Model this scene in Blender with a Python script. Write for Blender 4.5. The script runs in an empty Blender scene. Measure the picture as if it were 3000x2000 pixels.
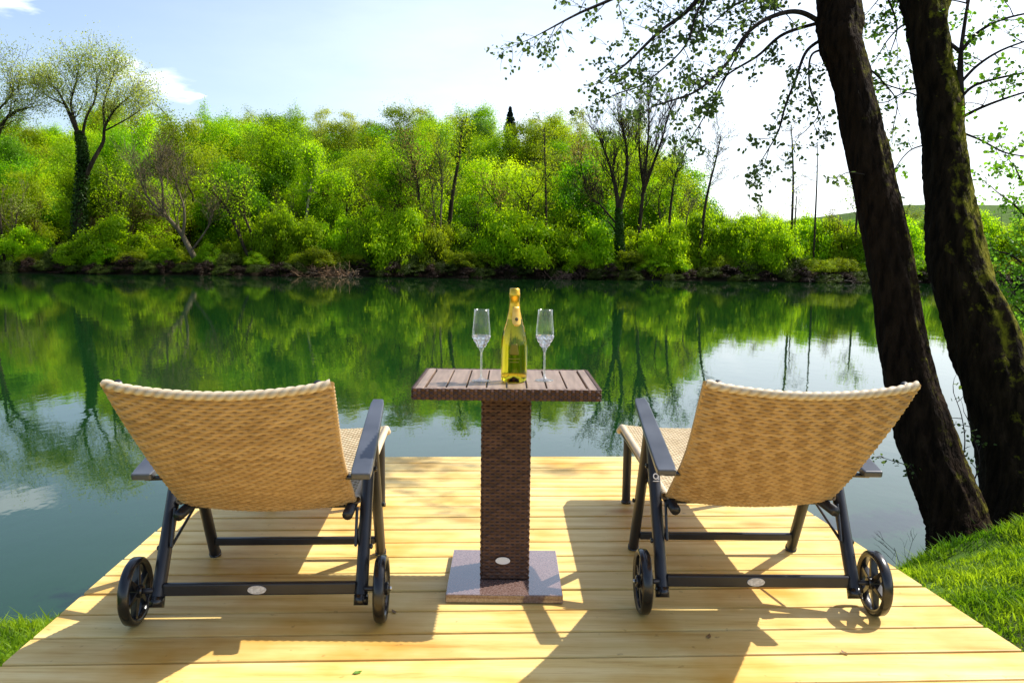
import bpy, math, random
import numpy as np
from mathutils import Vector, Matrix

R = math.radians
rnd = random.Random(7)
rng = np.random.default_rng(11)
sc = bpy.context.scene
COL = sc.collection

# ------------------------------------------------------------ camera, sky, sun, exposure
CAM = Vector((0.0, 0.0, 1.05))
PITCH, ROLL = R(5.6), R(0.65)
FPX = 1881.6                       # focal length in units of a 2352 wide picture
cd = bpy.data.cameras.new("camera")
cd.lens, cd.sensor_width = 28.8, 36.0
cd.clip_start, cd.clip_end = 0.05, 3000
cam = bpy.data.objects.new("camera", cd)
COL.objects.link(cam)
_f = Vector((0, math.cos(PITCH), -math.sin(PITCH)))
_x = Vector((1, 0, 0))
_u = _x.cross(_f)
AX = _x * math.cos(ROLL) + _u * math.sin(ROLL)
AY = -_x * math.sin(ROLL) + _u * math.cos(ROLL)
AF = _f
cam.matrix_world = Matrix((
    (AX.x, AY.x, -AF.x, CAM.x), (AX.y, AY.y, -AF.y, CAM.y), (AX.z, AY.z, -AF.z, CAM.z), (0, 0, 0, 1)))
sc.camera = cam

SUN = Vector((0.75, 0.34, 1.0)).normalized()
elev = math.asin(SUN.z)
azi = math.atan2(SUN.x, SUN.y)
w = bpy.data.worlds.new("World")
sc.world = w
w.use_nodes = True
wn, wl = w.node_tree.nodes, w.node_tree.links
wn.clear()
def wnode(t, **k):
    n = wn.new(t)
    for a, b in k.items():
        setattr(n, a, b)
    return n
sky = wnode('ShaderNodeTexSky', sky_type='NISHITA', sun_disc=False, sun_elevation=elev, sun_rotation=azi,
            altitude=200, air_density=1.0, dust_density=1.6, ozone_density=1.0)
bg = wnode('ShaderNodeBackground')
bg.inputs['Strength'].default_value = 0.145
outw = wnode('ShaderNodeOutputWorld')
tc = wnode('ShaderNodeTexCoord')
# clouds: a thin veil over the sky and three small white puffs
nz = wnode('ShaderNodeTexNoise')
nz.inputs['Scale'].default_value = 3.2; nz.inputs['Detail'].default_value = 6; nz.inputs['Roughness'].default_value = .6
mp = wnode('ShaderNodeMapping'); mp.inputs['Scale'].default_value = (1, 1, 3.5)
wl.new(tc.outputs['Generated'], mp.inputs['Vector']); wl.new(mp.outputs[0], nz.inputs['Vector'])
def maprange(src, a, b, c, d, smooth=True):
    m = wnode('ShaderNodeMapRange', interpolation_type='SMOOTHSTEP' if smooth else 'LINEAR')
    for i, v in zip((1, 2, 3, 4), (a, b, c, d)):
        m.inputs[i].default_value = v
    wl.new(src, m.inputs[0]); return m.outputs[0]
def wmath(op, a, b):
    m = wnode('ShaderNodeMath', operation=op)
    for i, v in enumerate((a, b)):
        if isinstance(v, (int, float)): m.inputs[i].default_value = v
        else: wl.new(v, m.inputs[i])
    return m.outputs[0]
veil = maprange(nz.outputs['Fac'], .3, .8, .55, .85)
# the veil is thickest towards the sun side
dotn = wnode('ShaderNodeVectorMath', operation='DOT_PRODUCT')
wl.new(tc.outputs['Generated'], dotn.inputs[0]); dotn.inputs[1].default_value = (SUN.x, SUN.y, SUN.z)
side = maprange(dotn.outputs['Value'], .05, .80, .10, 1.15)
sepz = wnode('ShaderNodeSeparateXYZ'); wl.new(tc.outputs['Generated'], sepz.inputs[0])
high = maprange(sepz.outputs['Z'], .10, .50, 1.0, .12)
fac = wmath('MULTIPLY', wmath('MULTIPLY', veil, side), high)
def raydir(px, py):
    return (AF + AX * ((px - 1176) / FPX) + AY * ((783 - py) / FPX)).normalized()
nz2 = wnode('ShaderNodeTexNoise'); nz2.inputs['Scale'].default_value = 22; nz2.inputs['Detail'].default_value = 7
wl.new(mp.outputs[0], nz2.inputs['Vector'])
for px, py, rad in ((350, 180, .045), (395, 205, .03), (300, 165, .035), (430, 212, .015), (25, -8, .026), (-40, -15, .035), (1700, 380, .05)):
    d = raydir(px, py)
    dist = wnode('ShaderNodeVectorMath', operation='DISTANCE')
    sub = wnode('ShaderNodeVectorMath', operation='MULTIPLY')
    sub.inputs[1].default_value = (1, 1, 2.0)
    wl.new(tc.outputs['Generated'], sub.inputs[0]); wl.new(sub.outputs[0], dist.inputs[0])
    dist.inputs[1].default_value = (d.x, d.y, d.z * 2.0)
    dd = wmath('ADD', dist.outputs['Value'], wmath('MULTIPLY', wmath('SUBTRACT', nz2.outputs['Fac'], .5), -.085))
    puff = maprange(dd, rad * .05, rad * 1.15, .6, 0.0)
    fac = wmath('MAXIMUM', fac, puff)
mixc = wnode('ShaderNodeMixRGB')
mixc.inputs['Color2'].default_value = (8.6, 8.9, 9.3, 1)
wl.new(fac, mixc.inputs['Fac']); wl.new(sky.outputs[0], mixc.inputs['Color1'])
wl.new(mixc.outputs[0], bg.inputs['Color']); wl.new(bg.outputs[0], outw.inputs['Surface'])

sd = bpy.data.lights.new("sun", 'SUN')
sd.energy, sd.angle, sd.color = 5.0, R(0.5), (1.0, .95, .86)
so = bpy.data.objects.new("sun", sd)
COL.objects.link(so)
so.rotation_euler = SUN.to_track_quat('Z', 'Y').to_euler()
so.location = (20, 10, 30)

vs = sc.view_settings
vs.view_transform, vs.look, vs.exposure, vs.gamma = 'Standard', 'None', 0.55, 1.0
sc.cycles.max_bounces = 10
sc.cycles.transmission_bounces = 10
sc.cycles.transparent_max_bounces = 12
sc.cycles.sample_clamp_indirect = 6

# ------------------------------------------------------------ where a point of the picture stands
def ray(px, py):
    return AF + AX * ((px - 1176) / FPX) + AY * ((783 - py) / FPX)
def at(px, py, Y):                                   # the point at distance Y ahead
    d = ray(px, py)
    return CAM + d * ((Y - CAM.y) / d.y)
def on(px, py, Z):                                   # the point at height Z
    d = ray(px, py)
    return CAM + d * ((Z - CAM.z) / d.z)

# ------------------------------------------------------------ materials
def mat(name, rgb, rough=.6, metal=0.0, spec=.5, **kw):
    m = bpy.data.materials.new(name); m.use_nodes = True
    n, l = m.node_tree.nodes, m.node_tree.links
    p = n['Principled BSDF']
    p.inputs['Base Color'].default_value = (*rgb, 1); p.inputs['Roughness'].default_value = rough
    p.inputs['Metallic'].default_value = metal; p.inputs['Specular IOR Level'].default_value = spec
    return m, n, l, p
def link_noise(m, n, l, p, c1, c2, scale=8, detail=5, lo=.35, hi=.65, coord='Object', stretch=(1, 1, 1), bump=0, bscale=None, dist=.01):
    tcn = n.new('ShaderNodeTexCoord'); mpn = n.new('ShaderNodeMapping'); mpn.inputs['Scale'].default_value = stretch
    l.new(tcn.outputs[coord], mpn.inputs[0])
    t = n.new('ShaderNodeTexNoise'); t.inputs['Scale'].default_value = scale; t.inputs['Detail'].default_value = detail
    l.new(mpn.outputs[0], t.inputs['Vector'])
    cr = n.new('ShaderNodeValToRGB')
    cr.color_ramp.elements[0].position, cr.color_ramp.elements[1].position = lo, hi
    cr.color_ramp.elements[0].color, cr.color_ramp.elements[1].color = (*c1, 1), (*c2, 1)
    l.new(t.outputs['Fac'], cr.inputs[0]); l.new(cr.outputs[0], p.inputs['Base Color'])
    if bump:
        t2 = n.new('ShaderNodeTexNoise'); t2.inputs['Scale'].default_value = bscale or scale * 3; t2.inputs['Detail'].default_value = 6
        l.new(mpn.outputs[0], t2.inputs['Vector'])
        b = n.new('ShaderNodeBump'); b.inputs['Strength'].default_value = bump; b.inputs['Distance'].default_value = dist
        l.new(t2.outputs['Fac'], b.inputs['Height']); l.new(b.outputs[0], p.inputs['Normal'])
    return cr, mpn

def foliage(name, c1, c2, trans, tr=.5, scale=.25, rough=.5, vary=.10):
    """leaf material: diffuse front, light shining through, tint differing from tree to tree and clump to clump"""
    m, n, l, p = mat(name, c1, rough, spec=.12)
    cr, mpn = link_noise(m, n, l, p, c1, c2, scale=scale, detail=3, lo=.35, hi=.65)
    oi = n.new('ShaderNodeObjectInfo'); hs = n.new('ShaderNodeHueSaturation')
    mr = n.new('ShaderNodeMapRange'); mr.inputs[3].default_value = .5 - vary * .10; mr.inputs[4].default_value = .5 + vary * .03
    mv = n.new('ShaderNodeMapRange'); mv.inputs[3].default_value = 1 - vary * 2.4; mv.inputs[4].default_value = 1 + vary * 2.4
    ml = n.new('ShaderNodeMath'); ml.operation = 'MULTIPLY'; ml.inputs[1].default_value = 7.31
    fr = n.new('ShaderNodeMath'); fr.operation = 'FRACT'
    l.new(oi.outputs['Random'], mr.inputs[0]); l.new(oi.outputs['Random'], ml.inputs[0]); l.new(ml.outputs[0], fr.inputs[0]); l.new(fr.outputs[0], mv.inputs[0])
    l.new(mr.outputs[0], hs.inputs['Hue']); l.new(mv.outputs[0], hs.inputs['Value'])
    l.new(cr.outputs[0], hs.inputs['Color']); l.new(hs.outputs[0], p.inputs['Base Color'])
    t = n.new('ShaderNodeBsdfTranslucent')
    mx = n.new('ShaderNodeMixRGB'); mx.blend_type = 'MULTIPLY'; mx.inputs[0].default_value = 1
    mx.inputs[2].default_value = (*trans, 1); l.new(hs.outputs[0], mx.inputs[1]); l.new(mx.outputs[0], t.inputs['Color'])
    ms = n.new('ShaderNodeMixShader'); ms.inputs[0].default_value = tr
    l.new(p.outputs[0], ms.inputs[1]); l.new(t.outputs[0], ms.inputs[2])
    l.new(ms.outputs[0], n['Material Output'].inputs['Surface'])
    return m

M = {}
M['bright'] = foliage('bright leaf', (.135, .27, .002), (.20, .35, .004), (2.3, 2.1, 1.0), .60, .2)
M['fresh'] = foliage('fresh leaf', (.19, .32, .003), (.25, .38, .006), (2.1, 2.0, 1.0), .60, .2)
M['deep'] = foliage('deep leaf', (.060, .17, .002), (.11, .24, .003), (2.3, 2.2, 1.0), .58, .2)
M['olive'] = foliage('olive bud', (.16, .23, .004), (.21, .28, .009), (2.0, 1.9, 1.0), .58, .2)
M['pale'] = foliage('pale spring leaf', (.27, .33, .06), (.40, .44, .13), (1.8, 1.8, 1.2), .5, .3)
M['brownbud'] = foliage('brown bud', (.17, .15, .03), (.24, .20, .05), (1.7, 1.6, 1.1), .4, .3)
M['ivy'] = foliage('ivy leaf', (.014, .040, .004), (.035, .08, .008), (1.4, 1.8, 1.0), .2, .6)
M['spruce'] = foliage('spruce needle', (.008, .02, .014), (.014, .03, .02), (1, 1, 1), .1, .6)
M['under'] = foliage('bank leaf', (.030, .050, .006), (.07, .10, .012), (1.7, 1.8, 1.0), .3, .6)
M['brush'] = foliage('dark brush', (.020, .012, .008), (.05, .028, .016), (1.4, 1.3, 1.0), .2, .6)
M['near'] = foliage('alder leaf', (.055, .085, .030), (.10, .15, .04), (2.2, 2.4, 1.2), .45, 1.4, rough=.35, vary=.05)
M['nearlit'] = foliage('sunlit tone alder leaf', (.05, .12, .012), (.10, .22, .02), (3.0, 2.9, 1.4), .5, 1.4, rough=.35, vary=.05)  # brighter green paints in the sunlight on the right-hand leaves
M['grass'] = foliage('grass blade', (.045, .125, .004), (.19, .30, .014), (2.4, 2.1, 1.0), .45, 2.2, rough=.5)

def bark(name, c1, c2, scale, bump, dist, moss=None):
    m, n, l, p = mat(name, c1, .9, spec=.06)
    cr, mpn = link_noise(m, n, l, p, c1, c2, scale=scale, detail=8, stretch=(1, 1, .22), bump=bump, bscale=scale * 1.6, dist=dist)
    if moss:
        t = n.new('ShaderNodeTexNoise'); t.inputs['Scale'].default_value = 11; t.inputs['Detail'].default_value = 10; t.inputs['Roughness'].default_value = .7
        tcn = n.new('ShaderNodeTexCoord'); l.new(tcn.outputs['Object'], t.inputs['Vector'])
        g = n.new('ShaderNodeNewGeometry'); dp = n.new('ShaderNodeVectorMath'); dp.operation = 'DOT_PRODUCT'
        l.new(g.outputs['Normal'], dp.inputs[0]); dp.inputs[1].default_value = (.93, -.25, .15)
        sm = n.new('ShaderNodeMath'); sm.operation = 'MULTIPLY_ADD'; sm.inputs[1].default_value = .22
        l.new(dp.outputs['Value'], sm.inputs[0]); l.new(t.outputs['Fac'], sm.inputs[2])
        mr = n.new('ShaderNodeMapRange'); mr.inputs[1].default_value = moss[0]; mr.inputs[2].default_value = moss[0] + .16
        l.new(sm.outputs[0], mr.inputs[0])
        mx = n.new('ShaderNodeMixRGB'); l.new(mr.outputs[0], mx.inputs[0]); l.new(cr.outputs[0], mx.inputs[1])
        mx.inputs[2].default_value = (*moss[1], 1); l.new(mx.outputs[0], p.inputs['Base Color'])
    return m
M['bark'] = bark('dark alder bark', (.006, .0035, .002), (.022, .0125, .007), 26, 1.0, .03, (.66, (.10, .09, .008)))
M['barkmoss'] = bark('mossy alder bark', (.006, .004, .002), (.024, .015, .008), 22, 1.0, .035, (.55, (.13, .12, .008)))
M['twig'] = bark('twig bark', (.02, .015, .014), (.05, .038, .034), 30, .3, .005)
M['fartrunk'] = bark('far bark', (.022, .017, .010), (.065, .050, .030), 3, .3, .05)
M['paletrunk'] = bark('pale far bark', (.22, .18, .12), (.42, .36, .27), 3, .2, .05)
M['bare'] = bark('bare twigs', (.09, .073, .042), (.17, .14, .085), 2, 0, .05)

# ------------------------------------------------------------ mesh helpers
class MB:
    def __init__(s): s.v, s.f = [], []
    def add(s, vs, fs):
        o = len(s.v); s.v.extend([tuple(a) for a in vs]); s.f.extend([tuple(i + o for i in q) for q in fs]); return s
    def box(s, c, size, rot=None):
        c = Vector(c); hx, hy, hz = (a / 2 for a in size)
        pts = [Vector((x, y, z)) for x in (-hx, hx) for y in (-hy, hy) for z in (-hz, hz)]
        if rot is not None: pts = [rot @ p for p in pts]
        return s.add([p + c for p in pts], [(0, 1, 3, 2), (4, 6, 7, 5), (0, 4, 5, 1), (2, 3, 7, 6), (0, 2, 6, 4), (1, 5, 7, 3)])
    def tube(s, pts, rad, n=8, cap=True, sq=(1, 1), up=None, ph=0):
        pts = [Vector(p) for p in pts]
        if not hasattr(rad, '__len__'): rad = [rad] * len(pts)
        vs, fs = [], []
        ref = Vector(up) if up is not None else None
        a = None
        for i, p in enumerate(pts):
            t = (pts[min(i + 1, len(pts) - 1)] - pts[max(i - 1, 0)])
            t = t.normalized() if t.length > 1e-9 else Vector((0, 0, 1))
            if a is None:
                r0 = ref or (Vector((1, 0, 0)) if abs(t.x) < .9 else Vector((0, 1, 0)))
                a = (r0 - t * r0.dot(t)).normalized()
            else:
                a = (a - t * a.dot(t)).normalized()
            b = t.cross(a)
            for k in range(n):
                q = 2 * math.pi * k / n + ph
                vs.append(p + a * (math.cos(q) * rad[i] * sq[0]) + b * (math.sin(q) * rad[i] * sq[1]))
        for i in range(len(pts) - 1):
            for k in range(n):
                k2 = (k + 1) % n
                fs.append((i * n + k, i * n + k2, (i + 1) * n + k2, (i + 1) * n + k))
        if cap:
            fs.append(tuple(range(n - 1, -1, -1))); fs.append(tuple((len(pts) - 1) * n + k for k in range(n)))
        return s.add(vs, fs)
    def lathe(s, prof, c=(0, 0, 0), n=32, axis='z'):
        vs, fs = [], []
        for r, z in prof:
            for k in range(n):
                q = 2 * math.pi * k / n
                p = (r * math.cos(q), r * math.sin(q), z) if axis == 'z' else (z, r * math.cos(q), r * math.sin(q))
                vs.append((p[0] + c[0], p[1] + c[1], p[2] + c[2]))
        for i in range(len(prof) - 1):
            for k in range(n):
                k2 = (k + 1) % n
                fs.append((i * n + k, i * n + k2, (i + 1) * n + k2, (i + 1) * n + k))
        return s.add(vs, fs)
    def build(s, name, m, parent=None, smooth=False, bevel=0, seg=2, loc=None):
        me = bpy.data.meshes.new(name); me.from_pydata(s.v, [], s.f); me.materials.append(m)
        if smooth: me.polygons.foreach_set('use_smooth', [True] * len(me.polygons))
        o = bpy.data.objects.new(name, me); COL.objects.link(o)
        if parent is not None: o.parent = parent
        if loc is not None: o.location = loc
        if bevel:
            b = o.modifiers.new('bevel', 'BEVEL'); b.width = bevel; b.segments = seg; b.limit_method = 'ANGLE'; b.angle_limit = R(40)
        return o

def np_mesh(name, V, F, m, parent=None, smooth=False, attr=None):
    """V (n,3) array, F (k,4) or (k,3) array"""
    me = bpy.data.meshes.new(name)
    k = F.shape[1]
    me.vertices.add(len(V)); me.vertices.foreach_set('co', np.ascontiguousarray(V, dtype=np.float32).ravel())
    me.loops.add(F.size); me.loops.foreach_set('vertex_index', np.ascontiguousarray(F, dtype=np.int32).ravel())
    me.polygons.add(len(F)); me.polygons.foreach_set('loop_start', np.arange(0, F.size, k, dtype=np.int32))
    me.polygons.foreach_set('loop_total', np.full(len(F), k, dtype=np.int32))
    if smooth: me.polygons.foreach_set('use_smooth', np.ones(len(F), dtype=bool))
    me.materials.append(m)
    if attr is not None:
        a = me.attributes.new('tint', 'FLOAT', 'POINT'); a.data.foreach_set('value', attr.astype(np.float32))
    me.update(calc_edges=True); me.validate()
    o = bpy.data.objects.new(name, me); COL.objects.link(o)
    if parent is not None: o.parent = parent
    return o

def empty(name, loc=(0, 0, 0), rz=0):
    o = bpy.data.objects.new(name, None); COL.objects.link(o)
    o.location = loc; o.rotation_euler = (0, 0, rz); o.empty_display_size = .1
    return o
def tag(o, label=None, cat=None, group=None, kind=None):
    if label: o['label'] = label
    if cat: o['category'] = cat
    if group: o['group'] = group
    if kind: o['kind'] = kind
    return o
def copy_tree(o, parent=None):
    c = o.copy(); COL.objects.link(c)
    if parent is not None: c.parent = parent
    for ch in list(o.children): copy_tree(ch, c)
    return c

def rand_unit(n):
    v = rng.normal(size=(n, 3)); return v / np.linalg.norm(v, axis=1, keepdims=True)
def leaf_quads(C, size, up=.5, aspect=.62, out=None):
    """one rhombic leaf at every centre"""
    n = len(C)
    N = rand_unit(n)
    if out is not None: N = N + out * 1.3
    N[:, 2] += up; N /= np.linalg.norm(N, axis=1, keepdims=True)
    T = np.cross(N, rand_unit(n)); T /= np.linalg.norm(T, axis=1, keepdims=True) + 1e-9
    B = np.cross(N, T)
    s = np.asarray(size).reshape(-1, 1) * np.ones((n, 1))
    V = np.stack([C - T * s, C + B * s * aspect - T * s * .1, C + T * s, C - B * s * aspect - T * s * .1], 1).reshape(-1, 3)
    return V, np.arange(n * 4).reshape(-1, 4)

def h_interp(x, xs, ys): return np.interp(x, xs, ys)

# ------------------------------------------------------------ ground, water
WATER = -0.95
def shore(x): return np.interp(x, [-40, -8, -3, -1.3, 1.5, 2.1, 2.85, 4, 8, 40], [1.0, 3.05, 3.9, 4.0, 4.40, 4.70, 5.38, 5.75, 8.0, 14])
def smooth(t): t = np.clip(t, 0, 1); return t * t * (3 - 2 * t)
def wob(x, y, s, k=1.0):
    return np.sin(x * s * 1.3 + 1.7 * k + np.sin(y * s * .9 + k)) * np.cos(y * s * 1.1 - .6 * k + np.sin(x * s * .7))
def farbank(x): return 93.0 + 1.2 * np.sin(x * .09 + 1) + .7 * np.sin(x * .31)
def ground_h(x, y):
    x = np.asarray(x, float); y = np.asarray(y, float)
    t = shore(x) - y
    near = WATER + .87 * (1 - np.exp(-np.maximum(t, 0) / .9)) + .035 * wob(x, y, 3.1) * smooth(t / .8) + .02 * wob(x, y, 7.7, 2) * smooth(t / .5)
    near = near + (.055 * wob(x, y, 1.9, 5) + .03 * wob(x, y, 4.4, 8)) * smooth(t / .9) * smooth((x - 1.9) / .6) - .09 * smooth((x - 2.6) / 1.5) * smooth(t)
    bed = WATER - .45 * np.minimum(-t, 3.0)
    h = np.where(t > 0, near, bed)
    f = y - farbank(x)
    hill = 17.2 * smooth((y - 112) / 75) * (1 - smooth((x - 2 - (y - 110) * .10) / 36)) * (1 - .12 * smooth((-x - 30) / 60))
    far2 = 29 * smooth((y - 230) / 170) * smooth((x - 120) / 70)
    farh = WATER + 1.2 * smooth(f / 2.0) + .8 * smooth((f - 4) / 14) + hill + far2 + .3 * wob(x, y, .12) * smooth(f / 10)
    bed2 = WATER - 2.0 * smooth(-f / 6)
    return np.where(y > 50, np.where(f > 0, farh, bed2), h)
def axis(parts):
    return np.unique(np.concatenate([np.arange(a, b, s) for a, b, s in parts] + [[parts[-1][1]]]))
gx = axis([(-900, -200, 60), (-200, -60, 8), (-60, -8, 2), (-8, 8, .12), (8, 60, 2), (60, 200, 8), (200, 900, 60)])
gy = axis([(-60, -4, 4), (-4, 8, .12), (8, 86, 3), (86, 116, .7), (116, 220, 4), (220, 420, 12), (420, 1500, 90)])
GX, GY = np.meshgrid(gx, gy)
GZ = ground_h(GX, GY)
nx, ny = len(gx), len(gy)
I = np.arange(nx * ny).reshape(ny, nx)
F = np.stack([I[:-1, :-1].ravel(), I[:-1, 1:].ravel(), I[1:, 1:].ravel(), I[1:, :-1].ravel()], 1)
m, n, l, p = mat('meadow soil', (.05, .08, .015), .95, spec=.1)
link_noise(m, n, l, p, (.035, .05, .012), (.08, .16, .015), scale=1.3, detail=8, bump=.6, dist=.03)
g = np_mesh('ground', np.stack([GX.ravel(), GY.ravel(), GZ.ravel()], 1), F, m, smooth=True); tag(g, kind='structure')
# the far bank is bare leaf litter, the near bank meadow
base_link = p.inputs['Base Color'].links[0].from_socket
tg = n.new('ShaderNodeTexCoord'); sg = n.new('ShaderNodeSeparateXYZ'); l.new(tg.outputs['Object'], sg.inputs[0])
r1 = n.new('ShaderNodeMapRange'); r1.inputs[1].default_value = 60; r1.inputs[2].default_value = 62; l.new(sg.outputs[1], r1.inputs[0])
r2_ = n.new('ShaderNodeMapRange'); r2_.inputs[1].default_value = 230; r2_.inputs[2].default_value = 240; r2_.inputs[3].default_value = 1; r2_.inputs[4].default_value = 0; l.new(sg.outputs[1], r2_.inputs[0])
mm_ = n.new('ShaderNodeMath'); mm_.operation = 'MULTIPLY'; l.new(r1.outputs[0], mm_.inputs[0]); l.new(r2_.outputs[0], mm_.inputs[1])
mg = n.new('ShaderNodeMixRGB'); l.new(mm_.outputs[0], mg.inputs[0]); l.new(base_link, mg.inputs[1]); mg.inputs[2].default_value = (.022, .016, .008, 1); l.new(mg.outputs[0], p.inputs['Base Color'])

m, n, l, p = mat('river water', (.006, .033, .007), .012, spec=.5)
p.inputs['IOR'].default_value = 1.42
tcn = n.new('ShaderNodeTexCoord')
def wave(scale, st, detail=2):
    mpn = n.new('ShaderNodeMapping'); mpn.inputs['Scale'].default_value = st
    l.new(tcn.outputs['Object'], mpn.inputs[0])
    t = n.new('ShaderNodeTexNoise'); t.inputs['Scale'].default_value = scale; t.inputs['Detail'].default_value = detail
    l.new(mpn.outputs[0], t.inputs['Vector']); return t.outputs['Fac']
b1 = n.new('ShaderNodeBump'); b1.inputs['Strength'].default_value = 1; b1.inputs['Distance'].default_value = .0026
l.new(wave(1.6, (1, .55, 1), 3), b1.inputs['Height'])
b2 = n.new('ShaderNodeBump'); b2.inputs['Strength'].default_value = 1; b2.inputs['Distance'].default_value = .0006
l.new(wave(9, (1, .6, 1), 2), b2.inputs['Height']); l.new(b1.outputs[0], b2.inputs['Normal'])
l.new(b2.outputs[0], p.inputs['Normal'])
wt = MB().add([(-900, 0.2, WATER), (900, 0.2, WATER), (900, 99, WATER), (-900, 99, WATER)], [(0, 1, 2, 3)]).build('river_water', m)
tag(wt, kind='structure')

# ------------------------------------------------------------ near grass
def grass_patch(name, x0, x1, y0, y1, dens, keep=None):
    n = int((x1 - x0) * (y1 - y0) * dens)
    x = rng.uniform(x0, x1, n); y = rng.uniform(y0, y1, n)
    k = (y < shore(x) - .03)
    if keep is not None: k &= keep(x, y)
    cl = .5 + .5 * wob(x, y, 5.3, 3)
    k &= rng.uniform(size=n) < .35 + .65 * cl
    x, y, cl = x[k], y[k], cl[k]; n = len(x)
    z = ground_h(x, y) - .005
    cl2 = .5 + .5 * wob(x, y, 11.0, 6)
    hgt = rng.uniform(.02, .07, n) * (.35 + .8 * cl + .6 * cl2 ** 2)
    hgt = hgt + .035 * (np.minimum(np.abs(x - deck_r(y)), np.abs(x - deck_l(y))) < .10) * rng.uniform(0, 1, n)
    tall = rng.uniform(size=n) < .012; hgt = np.where(tall, hgt * 2.0, hgt)
    a = rng.uniform(0, 2 * math.pi, n); wd = rng.uniform(.0022, .0042, n)
    ln = rng.uniform(.2, 1.0, n) * hgt; la = a + rng.normal(0, 1.2, n)
    dx, dy = np.cos(a) * wd, np.sin(a) * wd
    ox, oy = np.cos(la) * ln, np.sin(la) * ln
    P = lambda sx, f: np.stack([x + dx * sx + ox * f * f, y + dy * sx + oy * f * f, z + hgt * f * (1 - .25 * f)], 1)
    V = np.stack([P(-1, 0), P(1, 0), P(.8, .55), P(-.8, .55), P(0, 1), P(.8, .55)], 1)
    V = V[:, :5].reshape(-1, 3)
    b = np.arange(n)[:, None] * 5
    F = np.concatenate([b + np.array([[0, 1, 2, 3]]), b + np.array([[3, 2, 4, 4]])])
    tri = np.concatenate([b + np.array([[0, 1, 2]]), b + np.array([[0, 2, 3]]), b + np.array([[3, 2, 4]])])
    return V, tri
def deck_l(y): return np.interp(y, [-1, 2.118, 3.155, 4.348], [-1.15, -1.31, -1.364, -1.427])
def deck_r(y): return np.interp(y, [-1, 2.16, 3.49, 4.348], [1.75, 1.405, 1.26, 1.167])
Vr, Fr = grass_patch('grass', 1.1, 4.6, 1.2, 6.3, 9000, lambda x, y: (x > deck_r(y) + .005) & (x < .72 * y + .4))
Vl, Fl = grass_patch('grass', -3.6, -1.1, 1.2, 4.3, 7000, lambda x, y: (x < deck_l(y) - .005))
go = np_mesh('grass', np.concatenate([Vr, Vl]), np.concatenate([Fr, Fl + len(Vr)]), M['grass'])
tag(go, 'short bright green grass on the bank beside the deck', 'grass', kind='stuff')

# ------------------------------------------------------------ deck
m, n, l, p = mat('pale pine board', (.7, .5, .2), .55, spec=.35)
TH = R(3.0)
DX, DY = Vector((math.cos(TH), math.sin(TH), 0)), Vector((-math.sin(TH), math.cos(TH), 0))
tcn = n.new('ShaderNodeTexCoord'); sp = n.new('ShaderNodeSeparateXYZ'); l.new(tcn.outputs['Object'], sp.inputs[0])
at_ = n.new('ShaderNodeAttribute'); at_.attribute_name = 'tint'
def mth(op, a, b=None, c=None):
    q = n.new('ShaderNodeMath'); q.operation = op
    for i, v in enumerate((a, b, c)):
        if v is None: continue
        if isinstance(v, (int, float)): q.inputs[i].default_value = v
        else: l.new(v, q.inputs[i])
    return q.outputs[0]
cb = n.new('ShaderNodeCombineXYZ')
l.new(mth('ADD', mth('MULTIPLY', sp.outputs[0], 1.1), mth('MULTIPLY', at_.outputs['Fac'], 37.0)), cb.inputs[0])
l.new(mth('MULTIPLY', sp.outputs[1], 9.0), cb.inputs[1]); l.new(mth('MULTIPLY', at_.outputs['Fac'], 91.0), cb.inputs[2])
gn = n.new('ShaderNodeTexNoise'); gn.inputs['Scale'].default_value = 2.2; gn.inputs['Detail'].default_value = 8; gn.inputs['Roughness'].default_value = .62; gn.inputs['Distortion'].default_value = .35
l.new(cb.outputs[0], gn.inputs['Vector'])
wv = n.new('ShaderNodeTexWave'); wv.wave_type = 'BANDS'; wv.bands_direction = 'Y'; wv.inputs['Scale'].default_value = .45; wv.inputs['Distortion'].default_value = 5; wv.inputs['Detail'].default_value = 3; wv.inputs['Detail Scale'].default_value = .7
l.new(cb.outputs[0], wv.inputs['Vector'])
cr = n.new('ShaderNodeValToRGB'); e = cr.color_ramp.elements
e[0].position, e[0].color = .22, (.40, .23, .07, 1)
e[1].position, e[1].color = .62, (.72, .56, .27, 1)
q = e.new(.38); q.color = (.62, .45, .18, 1)
q = e.new(.9); q.color = (.78, .65, .38, 1)
l.new(mth('ADD', mth('MULTIPLY', gn.outputs['Fac'], .80), mth('MULTIPLY', wv.outputs['Fac'], .13)), cr.inputs[0])
vo = n.new('ShaderNodeTexVoronoi'); vo.inputs['Scale'].default_value = 1.0
cb2 = n.new('ShaderNodeCombineXYZ')
l.new(mth('ADD', mth('MULTIPLY', sp.outputs[0], 2.0), mth('MULTIPLY', at_.outputs['Fac'], 53.0)), cb2.inputs[0]); l.new(mth('MULTIPLY', sp.outputs[1], 4.0), cb2.inputs[1]); l.new(mth('MULTIPLY', at_.outputs['Fac'], 17.0), cb2.inputs[2])
l.new(cb2.outputs[0], vo.inputs['Vector'])
kn = n.new('ShaderNodeMapRange'); kn.inputs[1].default_value = .05; kn.inputs[2].default_value = .22; kn.inputs[3].default_value = .8; kn.inputs[4].default_value = 0
l.new(vo.outputs['Distance'], kn.inputs[0])
mk = n.new('ShaderNodeMixRGB'); l.new(kn.outputs[0], mk.inputs[0]); l.new(cr.outputs[0], mk.inputs[1]); mk.inputs[2].default_value = (.38, .19, .05, 1)
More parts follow.
